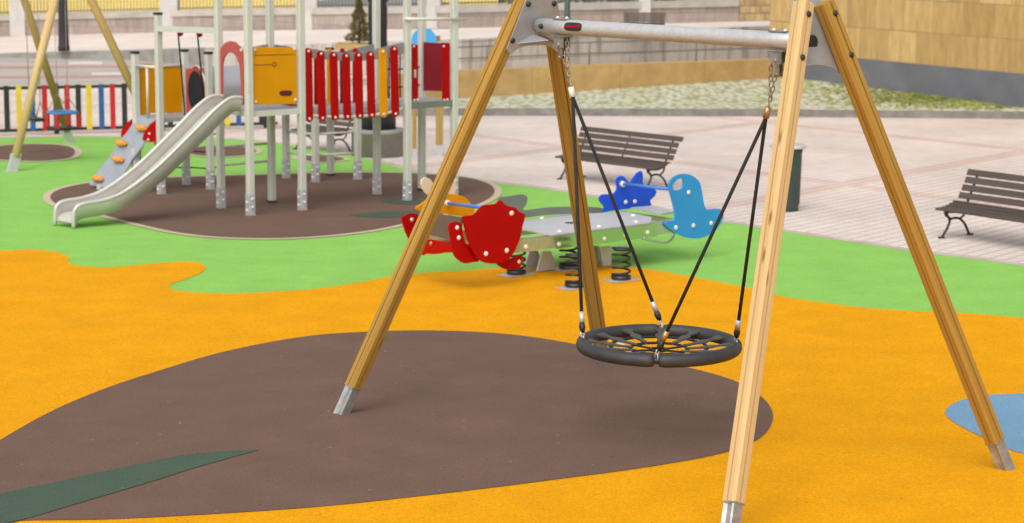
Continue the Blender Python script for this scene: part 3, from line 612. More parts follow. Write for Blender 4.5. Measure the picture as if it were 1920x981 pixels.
# concrete drum with the lamp base behind the bridge
p = at(706, 297) + V((0, .42, 0)); b = MB()
b.lathe(p, [(.42, 0), (.42, .355), (.435, .36), (.435, .42), (.36, .421)], 32); tag(b.build('concrete_drum', 'concrete', org=p), 'round grey concrete drum under the bridge carrying a black lamp post', 'concrete drum')
q = p + V((0, 0, .421)); lp = thing('lamp_post', q, 'thick black lamp post standing on the concrete drum behind the bridge', 'lamp post')
b = MB(); b.lathe(q, [(.28, 0), (.28, .26), (.26, .3), (.20, .34), (.17, .45), (.15, 1.0), (.145, 1.55), (.15, 1.6), (.15, 1.9), (.135, 1.95), (.17, 2.02), (.17, 2.10), (.13, 2.15), (.12, 4.2)], 20); b.build('column', 'black', lp)
b = MB(); b.lathe(q + V((0, 0, 4.2)), [(.05, 0), (.2, .2), (.26, .6), (.1, .75), (.02, .85)], 12); b.build('lantern', 'zinc', lp)
# conifer in planter
p = at(664, 93, .75); b = MB(); hh = .15
for sx, sy, wx, wy in ((0, -.3, .42, .03), (0, .3, .42, .03), (-.39, 0, .03, .27), (.39, 0, .03, .27)): b.box(p + V((sx, sy, hh / 2)), wx, wy, hh / 2)
b.box(p + V((0, 0, hh * .4)), .36, .27, hh * .4)
tag(b.build('planter', 'planter', org=p), 'tan wooden planter box on the raised pavement', 'planter')
tr = thing('conifer', p + V((.12, 0, .2)), 'small brownish green conifer in the tan planter beside the lamp post', 'tree')
b = MB(); b.cyl(p + V((.12, 0, .15)), p + V((.12, 0, 1.0)), .035, .01, 8); b.build('trunk', 'trunk', tr)
b = MB()
for i in range(1500):
    t = random.random() ** 1.3; rr = (.25 * (1 - t) ** .8 + .015) * random.uniform(.5, 1.12) * (1 + .22 * math.sin(t * 23)); a = random.uniform(0, 6.28)
    c = p + V((.12 + rr * math.cos(a), rr * math.sin(a), .2 + t * .98)); X = V((math.cos(a) * .5, math.sin(a) * .5, random.uniform(.2, 1))).normalized() * random.uniform(.03, .065); Y = X.orthogonal().normalized() * .017
    i0 = b.add((c - X * .4, c + Y, c + X, c - Y)); b.face((i0, i0 + 1, i0 + 2, i0 + 3))
b.build('crown', 'conifer', tr)

# ================================================================== SWING FRAME
SCc = V((1.01997, 13.91141, 0)); YAW = -.886321; L_, S_, HB, GG, ZR, EE = 2.73744, 2.58433, 2.82960, .13364, .68334, .61740
UU = V((math.cos(YAW), math.sin(YAW), 0)); VV = V((-math.sin(YAW), math.cos(YAW), 0)); ZZ = V((0, 0, 1)); HT = HB + .138
def S3(u, v, z): return SCc + UU * u + VV * v + ZZ * z
hs_, ch, gv = .054, .016, .0055
PROF = []
for k in range(4):
    c, s = round(math.cos(k * math.pi / 2)), round(math.sin(k * math.pi / 2))
    for x, y in ((-hs_ + ch, -hs_), (-gv, -hs_), (-gv * .6, -hs_ + .014), (gv * .6, -hs_ + .014), (gv, -hs_), (hs_ - ch, -hs_)): PROF.append((c * x - s * y, s * x + c * y))
SHOE = [(-.036, -.045), (.036, -.045), (.045, -.036), (.03, -.014), (.03, .014), (.045, .036), (.036, .045), (-.036, .045), (-.045, .036), (-.03, .014), (-.03, -.014), (-.045, -.036)]
def leg_axes(d, v): Wd = (v - d * v.dot(d)).normalized(); return Wd, d.cross(Wd).normalized()
def wooden_leg(root, foot, top, zwood, text, out, v, m='pine', wood_end=1.036, bolts=(), shoe=True, label=None):
    d = (top - foot).normalized(); Wd, N = leg_axes(d, v)
    a = foot + d * (zwood / d.z); e = foot + (top - foot) * wood_end
    b = MB(); b.profile(PROF, a, e, Wd, N); lg = b.build('leg', m, root)
    if label: lg['label'] = label
    if shoe:
        b = MB(); b.profile(SHOE, foot - d * .05, a + d * .02, Wd, N)
        b.profile([(-.05, -.05), (.05, -.05), (.05, .05), (-.05, .05)], a - d * .008, a - d * .001, Wd, N)
        b.build('metal_foot', 'shoe', lg)
    return lg, d, Wd, N
sf = thing('swing_stand', SCc, 'large wooden A-frame swing stand with galvanised crossbeam in the foreground', 'swing frame')
al = math.atan2(EE, HT)
for su in (-1, 1):
    axd = (UU * (-su * math.sin(al)) + ZZ * math.cos(al)); inn = (UU * (-su * math.cos(al)) - ZZ * math.sin(al))   # up along the frame, and inward normal
    O0 = S3(su * (L_ / 2 + EE * (1 - HB / HT)), 0, HB)
    for sv in (-1, 1):
        foot = S3(su * (L_ / 2 + EE), sv * S_ / 2, .018)
        if su < 0 and sv > 0: foot = at(1130, 677, .018)
        top = S3(su * L_ / 2, sv * GG, HT)
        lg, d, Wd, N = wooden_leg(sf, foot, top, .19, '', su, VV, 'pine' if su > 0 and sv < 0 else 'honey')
        # bolts with black caps, through leg and plate
        for zz in (HB + .17, HB - .09):
            bo = MB(); p = foot + d * ((zz - foot.z) / d.z); o = -inn if su > 0 else inn
            if su > 0: bo.ball(p - inn * .054, .02, -inn, 12, .8, True)
            else: bo.ball(p + inn * .068, .021, inn, 12, .8, True)
            bo.build('bolt_cap', 'black', lg)
    # plate: traced in frame plane
    Q = lambda v, h, t: O0 + VV * v + axd * h + inn * t
    half = [(.0, .30), (.115, .30), (.150, .2), (.245, -.10), (.262, -.155), (.245, -.185), (.21, -.19), (.16, -.155), (.08, -.135), (0, -.13)]
    out = half + [(-x, y) for x, y in half[-2:0:-1]]
    b = MB(); b.prism([Q(x, y, .0555) for x, y in out], inn * .009)
    for sv in (-1, 1):   # gusset fins to the beam
        b.prism([Q(sv * .03, -.055, .064), Q(sv * .03, -.055, .24), Q(sv * .175, -.12, .064)], axd * .006)
    b.build('end_plate', 'plate', sf, bevel=.002)
# crossbeam
bu0, bu1 = -(L_ / 2 - .05), L_ / 2 - .05
b = MB(); b.tube([S3(bu0 + (bu1 - bu0) * k / 8, 0, HB) for k in range(9)], .0545, 28)
beam = b.build('crossbeam', 'galv', sf)
b = MB(); b.cyl(S3(bu1 + .0, 0, HB), S3(bu1 + .028, 0, HB), .046, n=24); b.build('end_cap', 'black', beam)
def beam_u(px):   # where along the beam a pixel column falls
    n = VV.copy(); p = onplane(px, 60, S3(0, 0, 0), n); return (p - SCc).dot(UU)
# flange bolt at the far end
cdir = (_C - S3(0, 0, HB)); cn = (cdir - UU * cdir.dot(UU)).normalized()      # beam side that faces the square
b = MB(); c = S3(bu0 + .09, 0, HB) - VV * .0545 * .98; b.ball(c - VV * .004, .02, -VV, 12, .9, True); b.ball(c - VV * .018, .012, -VV, 8, 1, True); b.build('bolt_cap', 'black', beam)
# maker's badge
u0, u1 = beam_u(1069), beam_u(1101); um = (u0 + u1) / 2; hl = (u1 - u0) / 2
up_t = (ZZ - (-VV) * 0)
def onbeam(u, ang, r): return S3(u, 0, HB) - VV * math.cos(ang) * r + ZZ * math.sin(ang) * r
def curved_patch(bm, outline, r0, r1):
    n = len(outline); c0 = bm.add([onbeam(u, a, r0) for u, a in outline]); c1 = bm.add([onbeam(u, a, r1) for u, a in outline])
    ce = bm.add([onbeam(sum(u for u, _ in outline) / n, sum(a for _, a in outline) / n, r1)])
    for i in range(n):
        j = (i + 1) % n; bm.face((c1 + i, c1 + j, ce)); bm.face((c0 + i, c0 + j, c1 + j, c1 + i))
b = MB(); ol = []
for k in range(32):
    t = 2 * math.pi * k / 32; cx, sy = math.cos(t), math.sin(t)
    ol.append((um + hl * (abs(cx) ** .55) * (1 if cx > 0 else -1), .18 + .56 * (abs(sy) ** .6) * (1 if sy > 0 else -1)))
curved_patch(b, ol, .0535, .0590); bd = b.build('badge', 'black', beam)
b = MB(); wl = [(-.78, .22), (-.5, -.02), (-.25, .02), (0, -.02), (.25, .02), (.5, -.0), (.62, .12), (.72, .40), (.82, .5), (.84, .36), (.72, .12), (.6, -.16), (.3, -.2), (-.2, -.2), (-.7, -.2), (-.82, 0)]
curved_patch(b, [(um + hl * x, .18 + .62 * y) for x, y in wl], .0588, .0600); b.build('badge_lettering', 'red', bd)
# hanger clamps
hang = {}
for nm, px in (('a', 1054), ('b', 1462)):
    u_ = beam_u(px); b = MB(); hang[nm] = u_
    b.box(S3(u_, 0, HB + .057), .075, .03, .004, UU, VV); b.build('clamp_plate', 'hanger', beam); b = MB()
    b.box(S3(u_, 0, HB - .064), .075, .045, .005, UU, VV)
    for sv in (-1, 1): b.box(S3(u_, sv * .03, HB - .105), .05, .005, .042, UU, VV)
    b.cyl(S3(u_, -.045, HB - .125), S3(u_, .045, HB - .125), .012, n=10)
    hc = b.build('hanger_clamp', 'hanger', sf)
    for du in (-.05, .05): b = MB(); b.ball(S3(u_ + du, 0, HB + .06), .014, ZZ, 10, 1.1, True); b.build('bolt_cap', 'white', hc)

# ------------------------------------------------------------------ the hanging basket
RC, RT = .529, .0460
ns_ = thing('basket_swing', S3(0, 0, ZR - RT), 'round black basket swing seat with rope net hung below the beam', 'basket swing')
def rp(ang, r=RC, dz=0): return S3(r * math.cos(ang), r * math.sin(ang), ZR + dz)
b = MB(); b.tube([rp(2 * math.pi * k / 64) for k in range(64)], .022, 12, True); b.build('ring_core', 'black', ns_)
for k in range(4):
    a0 = math.pi / 4 + k * math.pi / 2; g_ = (.012 / RC + .008)
    ps, rs = [], []
    N_ = 26
    for i in range(N_ + 1):
        t = i / N_; ps.append(rp(a0 + g_ + (math.pi / 2 - 2 * g_) * t)); rs.append(RT * (1 - .16 * max(0, 1 - min(t, 1 - t) * 22) ** 2))
    b = MB(); b.tube(ps, rs, 22); b.build('ring_cushion', 'rubberring', ns_)
sag = lambda r: .022 - .055 * (1 - (r / RC) ** 2)
b = MB()
for fr in (.65, .38): b.tube([rp(2 * math.pi * (k + .5) / 12, RC * fr, sag(RC * fr)) for k in range(12)], .0105, 6, True)
b.tube([rp(2 * math.pi * k / 10, RC * .11, sag(RC * .11)) for k in range(10)], .010, 6, True)
for k in range(6): a_ = 2 * math.pi * (2 * k + .5) / 12; b.tube([rp(a_, RC * .38, sag(RC * .38)), rp(a_, RC * .11, sag(RC * .11))], .008, 6)
b.build('net_rope', 'rope', ns_)
for k in range(12):
    a = 2 * math.pi * (k + .5) / 12
    b = MB(); d_ = V((math.cos(a), math.sin(a), 0)); dirv = UU * d_.x + VV * d_.y; sid = ZZ.cross(dirv)
    st = [(.93, .044), (.87, .036), (.80, .016), (.74, .018), (.68, .038), (.62, .034), (.54, .018), (.46, .014), (.41, .022), (.37, .012), (.34, .004)]
    pts = []
    for fr, hw in st: pts.append((rp(a, RC * fr, sag(RC * fr)), hw))
    L1 = [p + sid * hw for p, hw in pts] + [p - sid * hw for p, hw in pts[::-1]]
    i0 = b.add(L1); i1 = b.add([p + ZZ * .012 for p in L1]); n = len(L1); h = n // 2
    for i in range(h - 1):
        b.face((i1 + i, i1 + n - 1 - i, i1 + n - 2 - i, i1 + i + 1)); b.face((i0 + i, i0 + i + 1, i0 + n - 2 - i, i0 + n - 1 - i))
    for i in range(n): b.face((i0 + i, i0 + (i + 1) % n, i1 + (i + 1) % n, i1 + i))
    b.build('net_strap', 'strap', ns_)
b = MB(); c = onplane(1165, 648, S3(0, 0, ZR - .03), ZZ); b.box(c, .03, .012, .012, UU, VV); b.build('care_tag', 'white', ns_)
def link(bm, c, ax, side, ln=.021, wd=.0105, r=.0042):
    pts = []
    for i in range(12):
        t = 2 * math.pi * i / 12; pts.append(c + ax * (math.copysign(abs(math.cos(t)) ** .7, math.cos(t)) * ln) + side * (math.sin(t) * wd))
    bm.tube(pts, r, 6, True)
def chain(bm, p0, p1, pitch=.031, wob=0):
    d = p1 - p0; n = max(2, int(d.length / pitch)); ax = d.normalized(); s1 = ax.orthogonal().normalized(); s2 = ax.cross(s1); x1 = (s1 + s2).normalized(); x2 = (s1 - s2).normalized()
    for i in range(n): link(bm, p0 + d * ((i + .5) / n) + s1 * (wob * math.sin(i * 2.3)), ax, x1 if i % 2 else x2)
apx = {'a': (1074, 182), 'b': (1436, 221)}
for nm, su in (('a', -1), ('b', 1)):
    ap = onplane(*apx[nm], S3(0, 0, 0), VV); hu = hang[nm]
    ctop = S3(hu, 0, HB - .125); fer_top = ap + (ctop - ap).normalized() * .075
    b = MB(); chain(b, ctop - ZZ * .01, fer_top, .031, .004)
    b.build('chain', 'chain', ns_)
    b = MB(); so_ = UU * (.055 if nm == 'a' else -.06); mid = ctop.lerp(fer_top, .55) + so_ * .5; chain(b, S3(hu, 0, HB - .07) + so_, mid, .031, .004); chain(b, mid, fer_top + (ctop - fer_top) * .22, .031, .003); b.build('safety_chain', 'chain', ns_)
    b = MB()
    for sv in (-1, 1): b.box(ctop + VV * sv * .017 - ZZ * .045, .02, .006, .06, UU, VV)
    b.cyl(ctop - ZZ * .09 - VV * .035, ctop - ZZ * .09 + VV * .035, .011, n=8); b.build('shackle', 'chain', ns_)
    b = MB(); d = (fer_top - ap).normalized(); b.cyl(ap - d * .002, ap + d * .072, .0215, n=14); b.build('ferrule', 'white' if nm == 'a' else 'bronze', ns_)
    for sv in (-1, 1):
        an = S3(su * RC * .7071, sv * RC * .7071, ZR + .044); d = (an - ap).normalized(); Lr = (an - ap).length
        b = MB(); b.tube([ap, ap + d * (Lr - .12)], .0125, 10); rpz = b.build('rope', 'rope', ns_)
        b = MB(); b.cyl(ap + d * (Lr - .175), ap + d * (Lr - .10), .0185, n=14); b.build('ferrule', 'galv' if not (su > 0 and sv < 0) else 'bronze', rpz)
        b = MB(); b.tube([ap + d * (Lr - .115), ap + d * (Lr - .07), ap + d * (Lr - .03)], [.014, .024, .016], 10); b.build('thimble', 'black', rpz)
        b = MB(); link(b, ap + d * (Lr - .022), d, VV, .026, .015, .005); link(b, an - ZZ * .02, ZZ, UU, .024, .014, .005)
        b.build('shackle', 'galv', rpz)

# ================================================================== SPRING ROCKER
DZ = .47
nA, nB = at(977, 448, DZ), at(1249, 415, DZ); e1 = (nB - nA).normalized(); e2 = V((e1.y, -e1.x, 0)); e2 = e2 if e2.y < 0 else -e2   # e2 points to the viewer's side
fA = at(1105, 403, DZ); wid = (nA - fA).dot(e2)
rkc = at(1072, 521)
rk = thing('spring_rocker', rkc, 'long metal spring rocker with red and blue animal shaped side boards', 'spring rocker')
def nearp(px, off=0): return onplane(*px, nA + e2 * off, e2)
def farp(px, off=0): return onplane(*px, fA + e2 * off, e2)
def board(name, px, fn, off, m, th=.02, holes=(), sm=3, bevel=.004):
    P = [fn((q.x, q.y), off) for q in smooth(px, sm)] if sm > 1 else [fn(q, off) for q in px]
    H = [[fn((q.x, q.y), off) for q in smooth(h, 4)] for h in holes]
    b = MB(); b.prism(P, -e2 * th, H); return b.build(name, m, rk, bevel=bevel)
def bolts_on(parent, pxs, fn, off, r=.026, m='white', ax=None):
    for q in pxs:
        b = MB(); b.ball(fn(q, off), r, ax or e2, 12, .75, True); b.build('bolt_cap', m, parent)
# frame beams
EL, ER = nearp((893, 462)), nearp((1275, 425))
for nm_, base in (('near', nA), ('far', fA)):
    l0 = base + e1 * (EL - base).dot(e1); l1 = base + e1 * (ER - base).dot(e1); sgn = 1 if nm_ == 'near' else -1
    b = MB(); b.prism([l0, l1, l1 - ZZ * .135, l0 - ZZ * .135], -e2 * sgn * .006)
    b.prism([l0 + ZZ * .0, l1 + ZZ * .0, l1 - e2 * sgn * .05, l0 - e2 * sgn * .05], -ZZ * .006)
    fb = b.build('side_beam', 'steel', rk)
    if nm_ == 'near':
        s0, s1 = (nearp((1037, 440)) - l0).dot(e1), (nearp((1232, 417)) - l0).dot(e1)
        b = MB(); b.prism([l0 + e1 * s0 - ZZ * .015 + e2 * .008, l0 + e1 * s1 - ZZ * .015 + e2 * .008, l0 + e1 * s1 - ZZ * .15 + e2 * .008, l0 + e1 * (s0 + .05) - ZZ * .15 + e2 * .008], -e2 * .007); pl = b.build('reinforcing_plate', 'polished', fb)
        bolts_on(fb, [(986, 463)], nearp, .0); bolts_on(pl, [(1048, 458), (1133, 448), (1173, 441), (1214, 436)], nearp, .008)
l0 = nA + e1 * (EL - nA).dot(e1); l1 = nA + e1 * (ER - nA).dot(e1)
for q, nm_ in ((l0, 'x'), (l1, 'y')):
    b = MB(); b.bar(q - ZZ * .03, q - e2 * wid - ZZ * .03, .05, .05); b.build('cross_rail', 'steel', rk)
# deck with cut corners
dk = [at(977, 431, DZ + .008), at(1034, 442, DZ + .008), at(1219, 418.5, DZ + .008), at(1222, 409, DZ + .008), at(1178, 399, DZ + .008), at(1075, 402, DZ + .008), at(981, 414, DZ + .008)]
b = MB(); b.prism([V((p.x, p.y, DZ + .004)) for p in dk], ZZ * .012); dko = b.build('deck', 'deckmetal', rk)
b = MB(); c = at(1070, 418, DZ + .017); b.tube([c, c + ZZ * .002], .06, 18); b.build('drain_hole_shade', 'black', dko)  # no real opening: a black disc painted as the shade in the hole
bolts_on(dko, [(1016, 410), (1049, 435), (1123, 426), (1193, 417), (1187, 405)], lambda q, o: at(q[0], q[1], DZ + .016), 0, .028, ax=ZZ)
b = MB(); b.prism([at(1183, 391, .50), at(1222, 387.5, .50), at(1268, 399, .50), at(1240, 404, .50)], ZZ * .012); b.build('seat', 'deckmetal', rk)
# springs
spr = [(968, 516), (1078, 540), (1165, 526), (1066, 505)]
for x, y in spr:
    c = at(x, y, .02) + V((0, .06, 0)); b = MB(); pts = []
    for k in range(97):
        t = k / 96; a = t * 4.6 * 2 * math.pi; pts.append(c + V((.090 * math.cos(a), .090 * math.sin(a), .02 + t * .31)))
    b.tube(pts, .0115, 8); sp_ = b.build('spring', 'black', rk)
    b = MB(); b.lathe(c, [(.098, .0), (.10, .01), (.10, .045), (.06, .05)], 16); b.build('spring_clamp', 'black', sp_)
    b = MB(); b.lathe(c + ZZ * .30, [(.08, 0), (.09, .008), (.09, .025), (.05, .03)], 16); b.build('spring_clamp', 'black', sp_)
    b = MB(); b.box(c - ZZ * .003, .17, .10, .006, e1, e2); b.build('base_plate', 'galv', sp_)
mid_off = -wid / 2
for px, flip in (([(1018, 472), (1034, 472), (1044, 516), (1008, 518)], 0), ([(1124, 464), (1147, 462), (1146, 534), (1131, 531)], 1)):
    P = [onplane(*q, nA + e2 * mid_off * (1 if not flip else .6), e2) for q in px]; zmin = min(p.z for p in P)
    P = [V((p.x, p.y, max(p.z, .018))) for p in P]
    b = MB(); b.prism(P, -e2 * .03); b.prism([p - e2 * .12 - e1 * .08 for p in P], -e2 * .02); b.build('travel_stop', 'galv', rk)
# red end
shield = [(868, 407), (880, 404.5), (886, 404), (894, 398), (901, 390), (907, 385), (917, 384), (930, 382.5), (935, 378), (939, 375.5), (944, 380), (948, 384.5), (958, 388), (965, 389), (970, 393), (975, 398), (985, 402), (983, 413), (980, 425), (976, 445), (967.5, 466), (958, 482), (945, 492), (930, 494.5), (912, 493.5), (897, 485), (884, 466), (877, 446), (872, 426)]
sh = board('side_board', shield, nearp, .03, 'red', .022, sm=2); sh['label'] = 'red shield shaped side board'; bolts_on(sh, [(959, 400), (911, 476), (950, 470)], nearp, .03)
lobe = [(930, 492), (943, 490), (961, 484), (977, 479), (981, 490), (974, 502), (959, 506), (943, 503)]
lb = board('foot_board', lobe, nearp, -.05, 'red', .02); bolts_on(lb, [(973, 491)], nearp, -.048, .022, 'cream')
nsp = [(842, 424), (848, 418), (857, 416), (864, 420), (868, 436), (872, 453), (884, 466), (899, 488), (886, 492), (871, 494), (857, 485), (850, 472), (846, 450)]
np_ = board('seat_post', nsp, nearp, -.02, 'red', .022); bolts_on(np_, [(857, 427), (860, 446)], nearp, -.02, .024)
fsp = [(754, 411), (762, 404), (771, 400), (788, 404), (800, 420), (803, 445), (800, 476), (784, 474), (766, 446)]
fp_ = board('seat_post', fsp, farp, .0, 'red', .022); bolts_on(fp_, [(772, 412)], farp, .003, .022, 'zinc')
# seat back board and lower board across the end
endn = e1; endP = nearp((868, 440))
def endp(px, off=0): return onplane(*px, endP + e1 * off, endn)
clampn = lambda p, k: p - e2 * max(0, (p - nA).dot(e2) + k)
P = [clampn(endp(q), .03) for q in ((781, 396), (872, 409), (882, 460), (798, 438))]
b = MB(); b.prism(P, e1 * .02); b.build('backrest', 'brownboard', rk, bevel=.003)
P = [clampn(endp(q, -.01), .05) for q in ((786, 452), (806, 449), (846, 456), (856, 474), (836, 474), (815, 477), (786, 476))]
b = MB(); b.prism(P, e1 * .02); eb = b.build('end_board', 'red', rk, bevel=.003)
b = MB(); b.ball(endp((808, 457), -.011), .024, -e1, 12, .7, True); b.build('bolt_cap', 'bronze', eb)
# far side boards of the red end
orange = [(780, 391), (790, 383), (806, 372), (824, 366), (842, 364), (858, 365.5), (873, 371), (882, 381), (889, 390), (887, 401), (871, 406), (846, 403), (826, 400), (798, 398)]
obd = board('side_board', orange, farp, .0, 'amber', .02); obd['label'] = 'orange side board with cream top'
cream = [(790, 346), (792, 337), (799, 333), (808, 337), (814, 346), (822, 350), (836, 345), (846, 336), (853, 334), (855, 350), (852, 366), (838, 370), (818, 372), (803, 366), (795, 358)]
board('head_board', cream, farp, -.03, 'cream', .02)
tail = [(935, 374), (950, 369), (968, 366), (981, 365), (989, 370), (987, 383), (981, 394), (1005, 392), (1032, 389), (1080, 388), (1128, 390), (1128, 401), (1080, 401), (1020, 404), (981, 409), (940, 410)]
board('side_board', tail, farp, -.02, 'greygreen', .02)['label'] = 'grey green tail shaped side board'
p0, p1 = farp((838, 381), .0), nearp((905, 389), .0)
b = MB(); b.tube([p0, p1], .018, 12); hb_ = b.build('handlebar', 'bluebar', rk); b = MB(); b.tube([p0 - e2 * .002, p0 + e2 * .04], [.034, .028], 14); b.build('collar', 'white', hb_)
# blue end
fish = [(1124, 372), (1129, 365.5), (1140, 364.5), (1152, 363), (1158, 352), (1156, 338), (1163, 330.5), (1171, 332), (1178, 341), (1183, 342), (1191, 329.5), (1199, 322), (1204.5, 322), (1206, 334), (1206, 346), (1220, 351), (1231, 358), (1228, 368), (1219, 377), (1222, 386), (1200, 389), (1170, 393), (1145, 396), (1131, 398), (1134, 388), (1127, 380)]
fi = board('side_board', fish, farp, .0, 'darkblue', .022, sm=2); fi['label'] = 'dark blue fish shaped side board'; bolts_on(fi, [(1173, 379), (1190, 378)], farp, .001)
seal = [(1254, 350), (1257, 340), (1264, 332), (1278, 326.5), (1293, 327.5), (1305, 334), (1313, 344), (1317.5, 364), (1321, 384), (1327, 393), (1344, 391.5), (1354, 395), (1357, 405), (1352, 419), (1338, 435), (1317, 446), (1293, 447), (1267, 437), (1248, 423), (1251, 416), (1262, 414.5), (1266, 406), (1264, 388), (1258, 366)]
se = board('side_board', seal, nearp, .03, 'lightblue', .022, [[(1262, 347), (1270, 337.5), (1280, 335.5), (1281, 350), (1274, 356.5), (1264, 356)]], sm=3); se['label'] = 'light blue seal shaped side board with handle hole'
bolts_on(se, [(1291, 361), (1267, 427), (1300, 423), (1333, 418.6)], nearp, .03)
p0, p1 = farp((1166, 345), .0), nearp((1258, 355), .0)
b = MB(); b.tube([p0, p1], .018, 12); hb_ = b.build('handlebar', 'bluebar', rk); b = MB(); b.tube([p0 - e2 * .002, p0 + e2 * .04], [.036, .03], 14); b.build('collar', 'white', hb_)
fr = [nearp((1205, 447), .0), nearp((1242, 455), -.03), nearp((1256, 452), -.06), nearp((1263, 440), -.08), nearp((1263, 432), -.08)]
b = MB(); b.tube([V(q) for q in smooth([tuple(p) for p in fr], 5, False)], .014, 10); b.build('foot_rest', 'steel', rk)

# ================================================================== PLAY TOWER
P = {k: at(*v) for k, v in {1: (470, 406), 2: (567, 396), 3: (415, 392), 4: (510, 382), 5: (764, 378), 7: (707, 366), 6: (791, 359), 8: (851, 369)}.items()}
LL = {1: at(303, 366), 2: at(350, 348), 3: at(395, 357)}; LL[4] = LL[1] + LL[2] - LL[3]
QQ = {1: at(537, 336), 2: at(592, 343), 3: at(620, 331), 4: at(671, 338)}
ax = (P[5] - P[1]).normalized(); bx = V((-ax.y, ax.x, 0))
pt = thing('play_tower', (P[1] + P[7]) / 2, 'aluminium post climbing tower with steel slide, slat bridge and red and amber boards', 'play tower')
PH = .0425
PP = []
for k in range(4):
    c, s = round(math.cos(k * math.pi / 2)), round(math.sin(k * math.pi / 2))
    for x, y in ((-PH + .012, -PH), (-.006, -PH), (-.006, -PH + .006), (.006, -PH + .006), (.006, -PH), (PH - .012, -PH), (PH - .003, -PH + .003)): PP.append((c * x - s * y, s * x + c * y))
def post(g, h, foot=True, cap=False):
    g = flat(g) + ZZ * .02; b = MB(); b.profile(PP, g + ZZ * .02, g + ZZ * h, ax, bx); o = b.build('post', 'alu', pt)
    if foot:
        b = MB()
        for sx, sy in ((0, -1), (-1, 0)):
            n = (bx * sy if sy else ax * sx); t = ax if sy else bx
            b.box(g + n * (PH + .005) + ZZ * .12, .036, .004, .14, t, n)
        b.box(g + ZZ * .0, .05, .05, .004, ax, bx)
        b.m = 1
        for sx, sy in ((0, -1), (-1, 0)):
            n = (bx * sy if sy else ax * sx)
            for zz in ((.10, .20) if sy else (.06, .16)): b.ball(g + n * (PH + .009) + ZZ * zz, .019, n, 10, .8, True)
        b.build('post_foot', ['galv', 'white'], o)
    else:
        b = MB(); b.box(g + ZZ * .012, PH + .004, PH + .004, .012, ax, bx); b.build('post_foot', 'black', o)
    if cap:
        b = MB(); b.box(g + ZZ * (h + .01), PH + .004, PH + .004, .016, ax, bx); b.build('post_cap', 'black', o)
    return o
for k in (1, 2, 3, 5, 7, 8): post(P[k], 3.4)
for k in (4, 6): post(P[k], 3.4, False)
post(LL[1], hz(303, 366, 30), True, True)
for k, ty in ((2, 101), (3, 106), (4, 103)): post(LL[k], 1.83, True, True)
for k in (1, 2, 4): post(QQ[k], 1.80, True, True)
post(QQ[3], 1.80, False, True)
DECK = hz(470, 406, 213); DECK2 = hz(764, 378, 196)
def deckplate(c4, z, m='deck', name='deck', th=.05, ex=.0):
    b = MB(); cs = [flat(p) + ZZ * z for p in c4]; b.prism(cs, -ZZ * th); return b.build(name, m, pt)
dk1 = deckplate([P[1], P[2], P[4], P[3]], DECK + .03)
b = MB()
for a_, c_ in ((P[1], P[2]), (P[1], P[3])):
    d = (c_ - a_).normalized(); b.bar(flat(a_) + d * .05 + ZZ * (DECK - .01), flat(c_) - d * .05 + ZZ * (DECK - .01), .03, .07)
b.build('deck_frame', 'alu', dk1)
dk2 = deckplate([P[5], P[8], P[6], P[7]], DECK2 + .02)
b = MB(); d = (P[8] - P[5]).normalized(); b.bar(flat(P[5]) + d * .05 + ZZ * (DECK2 - .02), flat(P[8]) - d * .05 + ZZ * (DECK2 - .02), .04, .085); b.build('deck_frame', 'greygreen', dk2)
LD = hz(303, 366, 226)
deckplate([LL[1], LL[3], LL[2], LL[4]], LD + .02); deckplate([QQ[1], QQ[2], QQ[4], QQ[3]], 1.12)
def vp(px, P0, dvec, off=0):
    n = V((dvec.y, -dvec.x, 0)).normalized(); n = n if n.y < 0 else -n
    return onplane(*px, P0 + n * off, n)
def vnorm(dvec): n = V((dvec.y, -dvec.x, 0)).normalized(); return n if n.y < 0 else -n
def tboard(name, px, P0, dvec, m, off=0., th=.018, sm=1, bevel=.004, parent=None):
    pts = [vp((q.x, q.y), P0, dvec, off) for q in smooth(px, sm)] if sm > 1 else [vp(q, P0, dvec, off) for q in px]
    b = MB(); b.prism(pts, -vnorm(dvec) * th); return b.build(name, m, parent or pt, bevel=bevel)
def tbolts(parent, pxs, P0, dvec, off, r=.02, m='white'):
    for q in pxs:
        b = MB(); b.ball(vp(q, P0, dvec, off), r, vnorm(dvec), 10, .75, True); b.build('bolt_cap', m, parent)
d12 = P[2] - P[1]; d13 = P[3] - P[1]; d25 = P[5] - P[2]; d58 = P[8] - P[5]; d86 = P[6] - P[8]; d47 = P[7] - P[4]
# tower one boards
ab = tboard('panel', [(474, 88), (556, 89.5), (557.5, 195), (475, 197)], P[1], d12, 'amber'); ab['label'] = 'amber panel with a dark badge'
tbolts(ab, [(478, 93.5), (552, 92), (479.5, 191), (554, 187.5)], P[1], d12, .001)
for q in ([(477, 103.2), (553, 101.6), (553, 102.8), (477, 104.6)], [(478, 121.6), (512, 120.6), (512, 121.8), (478, 122.8)]): tboard('groove_line', q, P[1], d12, 'groove', .003, .003, bevel=0, parent=ab)
b = MB(); c = vp((514.5, 120.5), P[1], d12, .003); n = vnorm(d12); tt = d12.normalized(); b.tube([c + (tt * math.cos(k * .5236) + ZZ * math.sin(k * .5236)) * .026 for k in range(12)], .005, 6, True); b.build('groove_line', 'groove', ab)
bdg = tboard('badge', [(524, 175), (527, 170.5), (537, 170), (546, 170.5), (548, 175), (545, 179.5), (536, 180), (527, 179.5)], P[1], d12, 'black', .004, .005, 2, 0, ab)
tboard('badge_lettering', [(527, 173.5), (545, 173), (545, 177), (527, 177.5)], P[1], d12, 'darkred', .006, .002, 1, 0, bdg)
